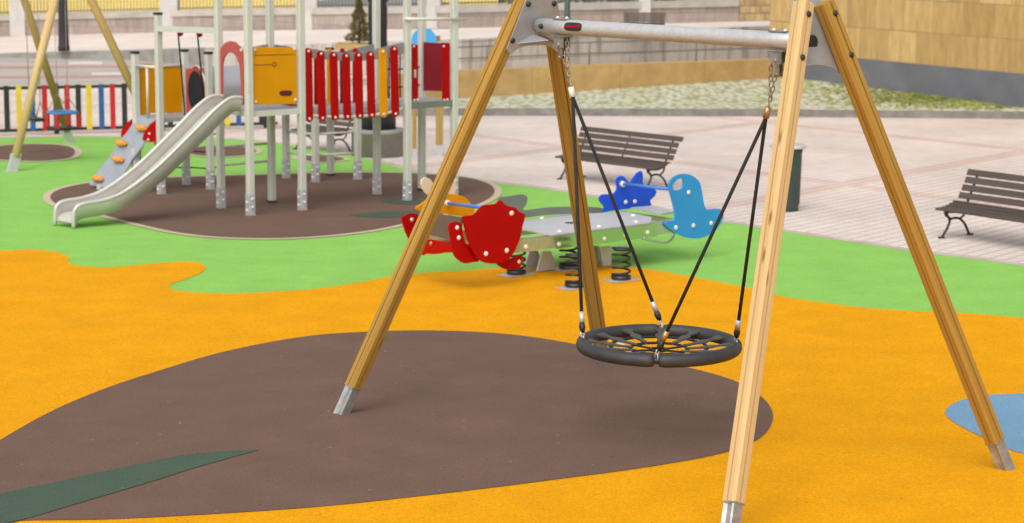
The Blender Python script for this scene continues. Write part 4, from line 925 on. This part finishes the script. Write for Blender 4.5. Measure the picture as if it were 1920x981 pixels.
arch = [(411, 196), (410.5, 150), (410.5, 104), (414, 90), (421, 80.5), (430, 77), (440, 79), (449, 87), (454, 98), (456, 120), (457, 197), (452, 197), (450.5, 150), (448.5, 122), (442.5, 106), (434, 98.5), (426, 99.5), (419.5, 108), (416.5, 124), (416.5, 196)]
ar = tboard('arch', arch, P[1], d13, 'archred', -.0, .02); tbolts(ar, [(411.5, 90), (452, 94)], P[1], d13, .001)
tboard('roof_board', [(470, 90), (495, 84), (520, 84), (545, 88), (548, 92), (470, 95)], P[3], d12, 'greyboard', 0, .02)
# bridge
sl_ = [(578.5, 90, 580.5, 229, 'red'), (602, 95, 605, 227.5, 'red'), (626, 97, 629, 226.5, 'red'), (649.5, 99, 652, 225, 'red'), (672.5, 97.5, 675, 223.5, 'red'), (695, 96, 697.5, 222, 'red'), (718, 91, 720, 220.5, 'amber'), (739.5, 86, 742, 219.5, 'red')]
for (xt, yt, xb, yb_, m) in sl_:
    hw = 7.1; out = []
    for k in range(7): a = math.pi * k / 6; out.append((xt - hw * math.cos(a), yt + hw * (1 - math.sin(a))))
    for k in range(7): a = math.pi * k / 6; out.append((xb + hw * math.cos(a), yb_ - hw * (1 - math.sin(a))))
    o = tboard('bridge_slat', out, P[2], d25, m, .03, .022, bevel=.003); tbolts(o, [(xt + .3, yt + 6), (xb + .2, yb_ - 6)], P[2], d25, .031, .018)
for j, (xt, yt, xb, yb_, m) in enumerate(sl_[:7]):
    if j == 0: continue
    # the rear row stands on the parallel line between the rear posts
    g = P[4] + d47 * ((j + .47) / 8.2); c = flat(g); hw = .036; z0, z1 = DECK - .02, DECK + .70
    b = MB(); t = d47.normalized(); out = [c + t * (-hw) + ZZ * z0, c + t * hw + ZZ * z0, c + t * hw + ZZ * (z1 - hw), c + t * hw * .7 + ZZ * (z1 - .012), c + ZZ * z1, c - t * hw * .7 + ZZ * (z1 - .012), c - t * hw + ZZ * (z1 - hw)]
    b.prism(out, vnorm(d47) * .02); b.build('bridge_slat', ['red', 'red', 'amber', 'red', 'amber', 'darkred', 'red', 'red'][j], pt)
fr_t = [(571, 92), (590, 92.5), (612, 96), (635, 98), (655, 99), (680, 97), (702, 93), (722, 88), (745, 82), (757, 80)]; fr_b = [(757, 100), (745, 104), (722, 109), (702, 112), (680, 114), (655, 115), (635, 114), (612, 112), (590, 109), (571, 107)]
tboard('bridge_rail', fr_t + fr_b, P[2], d25, 'greyboard', .005, .022, bevel=0)
rr_t = [(545, 97), (580, 96), (620, 98), (650, 96), (675, 89), (700, 83), (707, 82)]; rr_b = [(707, 101), (675, 107), (650, 112), (620, 112), (580, 109), (545, 108)]
tboard('bridge_rail', rr_t + rr_b, P[4], d47, 'greyboard', 0, .022, bevel=0)
b = MB(); nseg = 14
for k in range(nseg):
    t0, t1 = (k + .06) / nseg, (k + .94) / nseg; zf = lambda t: DECK + .02 - .07 * 4 * t * (1 - t) + (DECK2 - DECK) * t * .6
    a0, a1 = flat(P[2]) + d25 * t0, flat(P[2]) + d25 * t1; c0, c1 = flat(P[4]) + d47 * t0, flat(P[4]) + d47 * t1
    b.prism([a0 + ZZ * zf(t0), a1 + ZZ * zf(t1), c1 + ZZ * zf(t1), c0 + ZZ * zf(t0)], -ZZ * .035)
b.build('bridge_deck', 'deck', pt)
for dv, st in ((d25, P[2]), (d47, P[4])):
    b = MB(); b.tube([flat(st) + dv * t + ZZ * (DECK - .05 - .07 * 4 * t * (1 - t) + (DECK2 - DECK) * t * .6) for t in [k / 16 for k in range(1, 16)]], .022, 10); b.build('bridge_cable', 'alu', pt)
# tower two boards
for px in ([(773, 83), (784, 84), (784.5, 189), (773.5, 190)], [(829, 80), (843, 80.5), (844, 189), (830, 189)]):
    o = tboard('entry_board', px, P[5], d58, 'red', .005); x0 = px[0][0]
    tbolts(o, [(x0 + 3, 87), (x0 + 4, 188), (x0 + 10, 187)], P[5], d58, .006, .017)
hd_ = tboard('grip', [(777.5, 131), (780.5, 131), (780.5, 146), (777.5, 146)], P[5], d58, 'zinc', .02, .02)
rp_ = tboard('panel', [(792, 79), (842, 82), (842, 172), (793, 170)], P[8], d86, 'darkred', 0, .02); rp_['label'] = 'dark red panel'
tboard('panel_edge', [(789, 79), (793, 79), (794, 171), (790, 171)], P[8], d86, 'greyboard', .004, .03)
b = MB(); p0 = vp((757, 36), P[5], d58, .05); p1 = vp((873, 36), P[5], d58, .05); b.tube([p0, p1], .022, 12); gb = b.build('grab_bar', 'alu', pt)
for q in (P[5], P[8]): b = MB(); c = flat(q) + ZZ * p0.z; b.tube([c - vnorm(d58) * .0, c + vnorm(d58) * .05], .032, 12); b.build('bar_clamp', 'galv', gb)
# climbing net on the far side of tower two and bridge
b = MB()
d76 = P[6] - P[7]
for t in (.28, .52, .76): b.tube([flat(P[7]) + d76 * t + ZZ * (DECK2 + .02), flat(P[7]) + d76 * (t + .05) + bx * .06 + ZZ * (DECK2 + .33), flat(P[7]) + d76 * t + ZZ * (DECK2 + .68)], .010, 6)
for zz in (.18, .42): b.tube([flat(P[7]) + d76 * .05 + ZZ * (DECK2 + zz), flat(P[7]) + d76 * .5 + bx * .06 + ZZ * (DECK2 + zz - .03), flat(P[7]) + d76 * .95 + ZZ * (DECK2 + zz)], .010, 6)
b.build('climbing_net', 'rope', pt)
# left platform: boards, rails, tunnel
tboard('panel', [(257, 119), (342, 121), (342, 211), (258, 213)], LL[4], LL[2] - LL[4], 'amber', 0, .02)
dl = LL[3] - LL[1]
b = MB(); zz = hz(303, 366, 124); b.tube([flat(LL[4]) + ZZ * 1.66, flat(LL[2]) + ZZ * 1.66], .02, 10); b.build('rail', 'alu', pt)
b = MB(); b.tube([flat(LL[4]) - bx * .02 + ZZ * 1.69, flat(LL[1]) + ZZ * 1.69], .02, 10); b.build('rail', 'alu', pt)
b = MB(); q = LL[4].lerp(LL[1], .5); b.tube([flat(q) + ZZ * (LD), flat(q) + ZZ * 1.69], .018, 10); b.build('rail', 'alu', pt)
dq = LL[2] - LL[3]
fr_ = tboard('tunnel_frame', [(346, 129), (386, 127), (388, 226), (346, 222)], LL[3], dq, 'archred', 0, .02)
c0 = (LL[2] + LL[3]) / 2; ctop = V((c0.x, c0.y, LD + .33)); cend = (QQ[1] + QQ[2]) / 2; cend = V((cend.x, cend.y, LD + .33))
b = MB(); td = (cend - ctop).normalized(); side = td.cross(ZZ).normalized()
ringv = []
for t in [k / 10 for k in range(11)]:
    c = ctop.lerp(cend, t); ringv.append(b.add([c + side * (.29 * math.cos(a)) + ZZ * (.33 * math.sin(a)) for a in [2 * math.pi * k / 24 for k in range(24)]]))
b.smooth = True
for i in range(10):
    for k in range(24): b.face((ringv[i] + k, ringv[i] + (k + 1) % 24, ringv[i + 1] + (k + 1) % 24, ringv[i + 1] + k))
tn_ = b.build('tunnel', 'tube', pt)
b = MB()
for k in (0, 5, 10): c = ctop.lerp(cend, k / 10); b.tube([c + side * (.30 * math.cos(a)) + ZZ * (.34 * math.sin(a)) for a in [2 * math.pi * k / 24 for k in range(24)]], .014, 8, True)
b.build('tunnel_rim', 'galv', tn_)
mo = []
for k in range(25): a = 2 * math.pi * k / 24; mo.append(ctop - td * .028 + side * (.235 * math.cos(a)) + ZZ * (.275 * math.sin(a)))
b = MB(); b.prism(mo[:-1], td * .004); b.build('tunnel_mouth_shade', 'tunnelshade', fr_)  # solid dark disc on the frame, painted as the shade inside the tunnel
# overhead bar with ropes from the left platform to tower one
lt = flat(LL[1]) + ZZ * (hz(303, 366, 54)); rt_ = flat(P[3]) + ZZ * (hz(415, 392, 58))
b = MB(); b.bar(lt, rt_, .06, .075); ob_ = b.build('overhead_bar', 'alu', pt)
for t, fb in ((.34, (352, 342)), (.66, (392, 345))):
    p = lt.lerp(rt_, t); g = at(*fb); b = MB(); b.tube([p - ZZ * .03, p.lerp(flat(g) + ZZ * .1, .5) + ax * .02, flat(g) + ZZ * .1], .011, 8); rpn = b.build('rope', 'rope', ob_)
    b = MB(); b.ball(p - ZZ * .05 - vnorm(d13) * .03, .042, ZZ, 12, 1); b.build('rope_cap', 'red', rpn)
g0, g1 = at(352, 342), at(392, 345); p0 = lt.lerp(rt_, .34); p1 = lt.lerp(rt_, .66)
b = MB()
for s in (.06, .18, .30): b.tube([(flat(g0) + ZZ * .1).lerp(p0, s) - ax * .15, (flat(g0) + ZZ * .1).lerp(p0, s), (flat(g1) + ZZ * .1).lerp(p1, s), (flat(g1) + ZZ * .1).lerp(p1, s) + ax * .25 + ZZ * .02], .010, 6)
b.build('climbing_net', 'rope', pt)
# ladder rungs of the rear posts
for a_, c_, zs in ((P[3], P[4], (.55, .78)), (QQ[1], QQ[2], (.38, .68)), (QQ[2], QQ[4], (.38, .68))):
    for zz in zs:
        b = MB(); b.tube([flat(a_) + bx * .05 + ZZ * zz, flat(c_) + bx * .05 + ZZ * zz], .016, 8); b.build('rung', 'alu', pt)
# ramp climbing wall
rt0, rt1 = vp((252, 232), LL[4], LL[1] - LL[4]), vp((292, 236), LL[4], LL[1] - LL[4])
r0 = at(166, 346, .05); r1 = at(205, 356, .05); wdir = (LL[1] - LL[4]); t0 = flat(LL[4]) + ZZ * (LD + .0); t1 = flat(LL[1]) + ZZ * (LD + .0)
rb0 = r0; rb1 = r0 + flat(wdir) * 1.08
nr = ((rb1 - rb0).cross(t0 - rb0)).normalized(); nr = nr if nr.z > 0 else -nr
ed = [rb0.lerp(t0, s) + wdir * wv_ for s, wv_ in ((0, .02), (.2, -.03), (.42, .06), (.62, -.01), (.8, .05), (1, .02))]
ed2 = [rb1.lerp(t1, s) + wdir * wv_ for s, wv_ in ((1, -.02), (.8, -.1), (.62, .0), (.42, -.06), (.2, .03), (0, -.02))]
b = MB(); b.prism(ed + ed2, -nr * .022); cw = b.build('climbing_wall', 'climb', pt, bevel=.003)
for s, f_ in ((.10, .3), (.40, .55), (.62, .25), (.86, .62)):
    c = rb0.lerp(t0, s).lerp(rb1.lerp(t1, s), f_) + nr * .02; b = MB(); wd_ = wdir.normalized()
    b.tube([c - wd_ * .13 + nr * .03, c - wd_ * .07 - ZZ * .012 + nr * .01, c + wd_ * .04 - ZZ * .005 + nr * .012, c + wd_ * .12 + nr * .035], [.03, .045, .04, .028], 10); b.build('climbing_hold', 'hold', cw)
for px, P0_, off in (([(226, 252), (229, 240), (243, 226), (257, 217), (260, 222), (260, 232), (244, 240), (228, 262)], LL[4], 0), ([(266, 262), (270, 248), (281, 233), (292, 225), (294, 228), (294, 266), (280, 267)], LL[1], 0.)):
    o = tboard('side_board', px, P0_, V((t0 - rb0).to_tuple()[:2] + (0,)), 'red', off, .018)
    if P0_ is LL[1]: tbolts(o, [(280, 251), (278, 262)], P0_, V((t0 - rb0).to_tuple()[:2] + (0,)), .001, .017)
b = MB(); c = rb0.lerp(t0, .60).lerp(rb1.lerp(t1, .60), .75); b.profile(PP, V((c.x, c.y, .02)), c - ZZ * .02, ax, bx); b.build('ramp_support', 'alu', pt); b = MB(); b.profile(PP, V((rb0.lerp(rb1, .5).x, rb0.lerp(rb1, .5).y, .02)), rb0.lerp(rb1, .5) + ZZ * .03, ax, bx); b.build('ramp_support', 'alu', pt)
# slide: side rails traced in the two vertical side planes
nf = at(140, 430); ff = at(103, 424); nt_ = flat(P[1]) + (P[3] - P[1]).normalized() * .10
near_px = [(456, 184), (445, 182.5), (432, 185), (418, 194), (400, 210), (375, 236), (340, 271), (300, 310), (262, 341), (225, 365), (190, 377), (160, 382), (146, 388), (140, 400), (139, 428)]
dirS = flat(nf) - flat(nt_)
nprof = [vp(q, nt_, dirS) for q in near_px]
wS = (flat(ff) - flat(nf)); wv = wS
sm_ = [V(q) for q in smooth([tuple(p) for p in nprof], 4, False)]
dn = dirS.normalized(); DEP = .13
bed = []
for i, p in enumerate(sm_):
    t = (sm_[min(i + 1, len(sm_) - 1)] - sm_[max(i - 1, 0)]).normalized(); up = dn.cross(t); up = (wv - dn * wv.dot(dn)).normalized().cross(t); up = up if (up.z > 0 or (abs(up.z) < .3 and up.dot(dn) < 0)) else -up
    bed.append(p - up * DEP if i < len(sm_) - 16 else p + (ZZ * -DEP) * (1 if i < len(sm_) - 11 else 1))
bed = [V((p.x, p.y, max(p.z, .07))) for p in bed]
sld = None
b = MB(); b.smooth = True; th = wv.normalized() * .022
i0 = b.add([p + wv * .03 for p in bed]); i1 = b.add([p + wv * .97 for p in bed]); i2 = b.add([p + wv * .03 - ZZ * .012 for p in bed]); i3 = b.add([p + wv * .97 - ZZ * .012 for p in bed]); n = len(bed)
for i in range(n - 1): b.face((i0 + i, i0 + i + 1, i1 + i + 1, i1 + i)); b.face((i2 + i, i3 + i, i3 + i + 1, i2 + i + 1))
sld = b.build('slide', 'slide', pt)
for f_ in (0., 1.):
    b = MB(); b.smooth = True
    o0 = wv * f_; inner = th if f_ == 0 else -th
    low = [V((p.x, p.y, max(p.z, .03))) for p in [q - (s - q) * .32 for q, s in zip(bed, sm_)]]
    a0 = b.add([p + o0 for p in sm_]); a1 = b.add([p + o0 for p in low]); a2 = b.add([p + o0 + inner for p in sm_]); a3 = b.add([p + o0 + inner for p in low])
    for i in range(n - 1): b.face((a0 + i, a1 + i, a1 + i + 1, a0 + i + 1)); b.face((a2 + i, a2 + i + 1, a3 + i + 1, a3 + i)); b.face((a1 + i, a3 + i, a3 + i + 1, a1 + i + 1))
    sd = b.build('slide_side', 'slide', sld)
    b = MB(); b.tube([p + o0 + inner * .5 for p in sm_], .024, 10); b.build('slide_rim', 'slide', sd)

# blue round board on two wooden posts behind the right tower
bp0, bp1 = at(777, 300), at(824, 292); pb_ = thing('play_board', (bp0 + bp1) / 2, 'blue round board on two wooden posts behind the right tower', 'play board')
for g, wpx in ((bp0, 8), (bp1, 14)):
    hw = wpx / 2 / 123
    b = MB(); i = g + ZZ * .18; b.box(i + ZZ * .75, hw, hw, .75); lg = b.build('post', 'pineold', pb_); b = MB(); b.box(g + ZZ * .1, hw * .8, hw * .8, .1); b.build('metal_foot', 'galv', lg)
c = onplane(795, 76, bp0 + V((0, -.1, 0)), V((0, 1, 0))); b = MB(); b.tube([c, c + V((0, .03, 0))], .19, 32); b.build('round_board', 'cyan', pb_)
b = MB(); b.bar(V((bp0.x, bp0.y - .06, c.z)), V((bp1.x, bp1.y - .06, c.z)), .03, .08); b.build('cross_board', 'pineold', pb_)

# ================================================================== LEFT WOODEN SWING
F1 = at(22, 322); F3 = at(314, 304); F2 = at(132, 268)
nC = (flat(F1) + flat(F3)) / 2; spd = (flat(F3) - flat(F1)).normalized(); S2 = (flat(F3) - flat(F1)).length
F4 = flat(F2) - spd * S2; fC = (flat(F2) + F4) / 2; bd_ = (fC - nC).normalized(); Hh = 2.85; e_ = .55
sw = thing('wooden_swing', (nC + fC) / 2, 'far wooden A-frame swing with round posts beside the coloured fence', 'swing frame')
for foot, cen, sg, sgv, m in ((F1, nC, 1, -1, 'pine'), (F3, nC, 1, 1, 'pineold'), (F2, fC, -1, 1, 'pineold'), (F4, fC, -1, -1, 'pine')):
    top = cen + bd_ * (sg * e_) + spd * (sgv * .13) + ZZ * Hh; foot = flat(foot); d = (top - foot).normalized()
    b = MB(); Wd, N = leg_axes(d, spd); pr = [(.062 * math.cos(2 * math.pi * k / 16), .062 * math.sin(2 * math.pi * k / 16)) for k in range(16)]; b.smooth = True
    b.profile(pr, foot + d * .22, top + d * .1, Wd, N); lg = b.build('leg', m, sw)
    b = MB(); b.box(foot + d * .13, .068, .035, .15, spd, bd_, d); b.box(foot + ZZ * .006, .1, .06, .006, spd, bd_); b.build('metal_foot', 'galv', lg)
t0_, t1_ = nC + bd_ * e_ + ZZ * (Hh - .02), fC - bd_ * e_ + ZZ * (Hh - .02)
b = MB(); b.tube([t0_ - bd_ * .1, t1_ + bd_ * .1], .055, 16); b.build('crossbeam', 'galv', sw)
def seat_at(px, zs):
    n = V((-bd_.y, bd_.x, 0)); return onplane(px, 222, nC, n)
c = seat_at(66, .5); c = V((c.x, c.y, .56)); ss = thing('hanging_swing', c, 'flat black seat hanging from the far wooden swing', 'swing seat')
b = MB(); b.box(c, .10, .22, .022, spd, bd_); b.build('seat', 'black', ss, bevel=.01)
for sg in (-1, 1):
    b = MB(); e0 = c + bd_ * sg * .2; tp = V((e0.x, e0.y, Hh - .07)) + bd_ * sg * .04; b.tube([e0 + spd * .09, e0 + ZZ * .28], .012, 6); b.tube([e0 - spd * .09, e0 + ZZ * .28], .012, 6); b.tube([e0 + ZZ * .28, tp], .006, 6); b.build('chain', 'chain', ss)
c = seat_at(118, .5); c = V((c.x, c.y, .50)); ss = thing('toddler_swing', c, 'toddler cradle seat with blue rim and red straps on the far wooden swing', 'swing seat')
b = MB(); b.box(c, .19, .19, .02, spd, bd_); b.build('seat', 'black', ss, bevel=.01)
b = MB(); rc = c + ZZ * .24; b.tube([rc + spd * (.19 * math.copysign(abs(math.cos(t)) ** .5, math.cos(t))) + bd_ * (.19 * math.copysign(abs(math.sin(t)) ** .5, math.sin(t))) for t in [2 * math.pi * (k + .5) / 24 for k in range(24)]], .022, 10, True); b.build('guard_rim', 'swingblue', ss)
for sx in (-1, 1):
    for sy in (-1, 1):
        b = MB(); q = c + spd * sx * .17 + bd_ * sy * .17; b.box(q + ZZ * .12, .05, .015, .11, bd_, spd); b.build('strap', 'fred', ss)
        b = MB(); b.tube([q + ZZ * .26, V((c.x, c.y, 1.0)) + bd_ * sy * .18, V((c.x, c.y, Hh - .07)) + bd_ * sy * .2], .006, 6); b.build('chain', 'chain', ss)

# ================================================================== COLOURED FENCE
fl = thing('coloured_fence', at(0, 256), 'low playground fence of black, yellow, blue and red slats', 'fence')
Fa, Fb = at(-120, 258), at(520, 240); fd = (Fb - Fa).normalized(); fnrm = V((fd.y, -fd.x, 0)); fnrm = fnrm if fnrm.y < 0 else -fnrm
FHt = hz(100, 254, 163)
def fpt(px): return flat(onplane(px, 250, Fa, fnrm))
cols = {}
seq = [(14, 'fdark'), (37, 'fyellow'), (62, 'fblue'), (85, 'fred'), (107, 'fdark'), (127, 'fred'), (148, 'fdark'), (168, 'fyellow'), (191, 'fblue'), (212, 'fred'), (234, 'fdark')]
cyc = ['fyellow', 'fblue', 'fred', 'fdark']
for k in range(13): seq.append((255.5 + k * 21.3, cyc[k % 4]))
for k in range(5): seq.append((-8 - k * 22, ['fred', 'fblue', 'fyellow', 'fdark', 'fred'][k]))
for z_ in (.085, FHt - .025):
    b = MB(); b.bar(Fa + ZZ * z_, Fb + ZZ * z_, .05, .05); b.build('rail', 'fdark', fl)
for px, m in seq:
    p = fpt(px) + fnrm * .035; b = MB(); b.box(p + ZZ * ((FHt + .05) / 2 + .02), .045, .009, (FHt - .05) / 2, fd, fnrm); b.build('slat', m, fl, bevel=.004)
for px in (-90, 107, 305, 500):
    p = fpt(px) - fnrm * .035; b = MB(); b.box(p + ZZ * (FHt / 2 + .02), .04, .04, FHt / 2 + .02, fd, fnrm); b.build('post', 'fdark', fl)

# ================================================================== BENCHES
def make_bench(loc, rz, sc, Lb, label):
    """local frame: x along the seat, y to the back, origin under the front left foot line"""
    o = thing('park_bench', loc, label, 'bench', 'slatted benches around the square', rz); o.scale = (sc, sc, sc); ORG[o.name] = V((0, 0, 0)); X = V((1, 0, 0)); Y = V((0, 1, 0))
    for k in range(6):
        y = -.04 + k * .078; z = .425 + .017 * k - .022 * math.sin(k / 5 * math.pi)
        b = MB(); b.profile([(-.035, -.016), (.035, -.016), (.035, .011), (.030, .016), (-.030, .016), (-.035, .011)], V((-.18, y, z)), V((Lb - .18, y, z)), V((0, 1, 0)), V((0, 0, 1))); b.build('seat_slat', 'benchwood', o)
    for k in range(4):
        t = k / 3; y = .46 + t * .19; z = .60 + t * .34; b = MB(); W_ = V((0, .40, .92)).normalized(); N_ = V((0, -.92, .40)).normalized()
        b.profile([(-.047, -.014), (.047, -.014), (.047, .014), (-.047, .014)], V((-.18 if k < 3 else -.2, y, z)), V((Lb - .18 + (0 if k < 3 else .05), y, z)), W_, N_); b.build('back_slat', 'benchwood', o)
    for x in (.0, Lb - .36):
        def tb_(pts, r): return [V((x, p[0], p[1])) for p in smooth([(a, c, 0) for a, c in pts], 5, False)]
        b = MB(); c2 = lambda pts: [V((x, q.x, q.y)) for q in smooth(pts, 5, False)]
        b.tube(c2([(-.10, .0), (-.06, .06), (.02, .16), (.06, .27), (-.02, .36), (-.06, .40)]), .019, 8)
        b.tube(c2([(.52, .0), (.48, .06), (.40, .18), (.28, .27), (.15, .29), (.04, .27)]), .019, 8)
        b.tube(c2([(-.06, .41), (.10, .385), (.25, .385), (.40, .43), (.46, .55), (.665, .96)]), .02, 8)
        b.tube(c2([(.28, .27), (.38, .33), (.42, .43)]), .016, 8)
        b.tube(c2([(.06, .27), (.00, .32), (-.055, .36), (-.02, .39), (.02, .37)]), .012, 8)
        b.box(V((x, -.11, .012)), .03, .045, .012); b.box(V((x, .53, .012)), .03, .045, .012); b.build('iron_leg', 'iron', o)
    b = MB(); b.tube([V((Lb / 2 - .18, .40, .40)), V((Lb / 2 - .18, .45, .52)), V((Lb / 2 - .18, .675, .95))], .014, 6); b.build('back_strap', 'iron', o)
    return o
def bench_from(front_px, seat0, seat1, zs, label, scale_len=None):
    f0 = at(*front_px); a, c = at(*seat0, zs), at(*seat1, zs); d = flat(c - a); ang = math.atan2(d.y, d.x); return f0, ang, d.length
zs = hz(1764, 447, 394); scR = zs / .43
f0 = at(1766, 447); a, c = at(1738, 392, zs), at(1920, 419, zs); d = flat(c - a); angR = math.atan2(d.y, d.x)
print('bench R', zs, scR, d.length, math.degrees(angR))
make_bench(f0 + V((-math.sin(angR), math.cos(angR), 0)) * .10 * scR, angR, scR, 2.05 / .75, 'brown slatted bench nearest the camera at the right edge')
zs = hz(1048, 336, 295); scM = zs / .43
f0 = at(1050, 336.5); a, c = at(1028.5, 293, zs), at(1212, 316, zs); d = flat(c - a); angM = math.atan2(d.y, d.x)
print('bench M', zs, scM, d.length, math.degrees(angM))
make_bench(f0 + V((-math.sin(angM), math.cos(angM), 0)) * .10 * scM, angM, scM, d.length / scM, 'brown slatted bench seen behind the rear swing leg and spring rocker')
f0 = at(560, 280); make_bench(f0, angM * .9, scM, 1.75 / scM * .62, 'slatted bench mostly hidden behind the tower posts and bridge')
f0 = at(1176, 63, .98); make_bench(f0, R(-3), .52, 1.98, 'bench back on the raised pavement just above the swing beam')

# ================================================================== BIN
p = at(1478, 398) + V((0, .17, 0)); bn = thing('litter_bin', p, 'dark green round litter bin with pale rim behind the near swing leg', 'litter bin')
b = MB(); b.lathe(p, [(.15, 0), (.15, .05), (.152, .06), (.165, .10), (.178, .74), (.19, .80), (.17, .80)], 28); b.build('body', 'bingreen', bn)
b = MB(); b.lathe(p + ZZ * .80, [(.21, 0), (.232, .012), (.232, .03), (.20, .05), (.15, .055)], 28); b.build('rim', 'zinc', bn)
b = MB(); b.lathe(p + ZZ * .001, [(.12, 0), (.12, .05)], 20); b.build('foot', 'iron', bn)
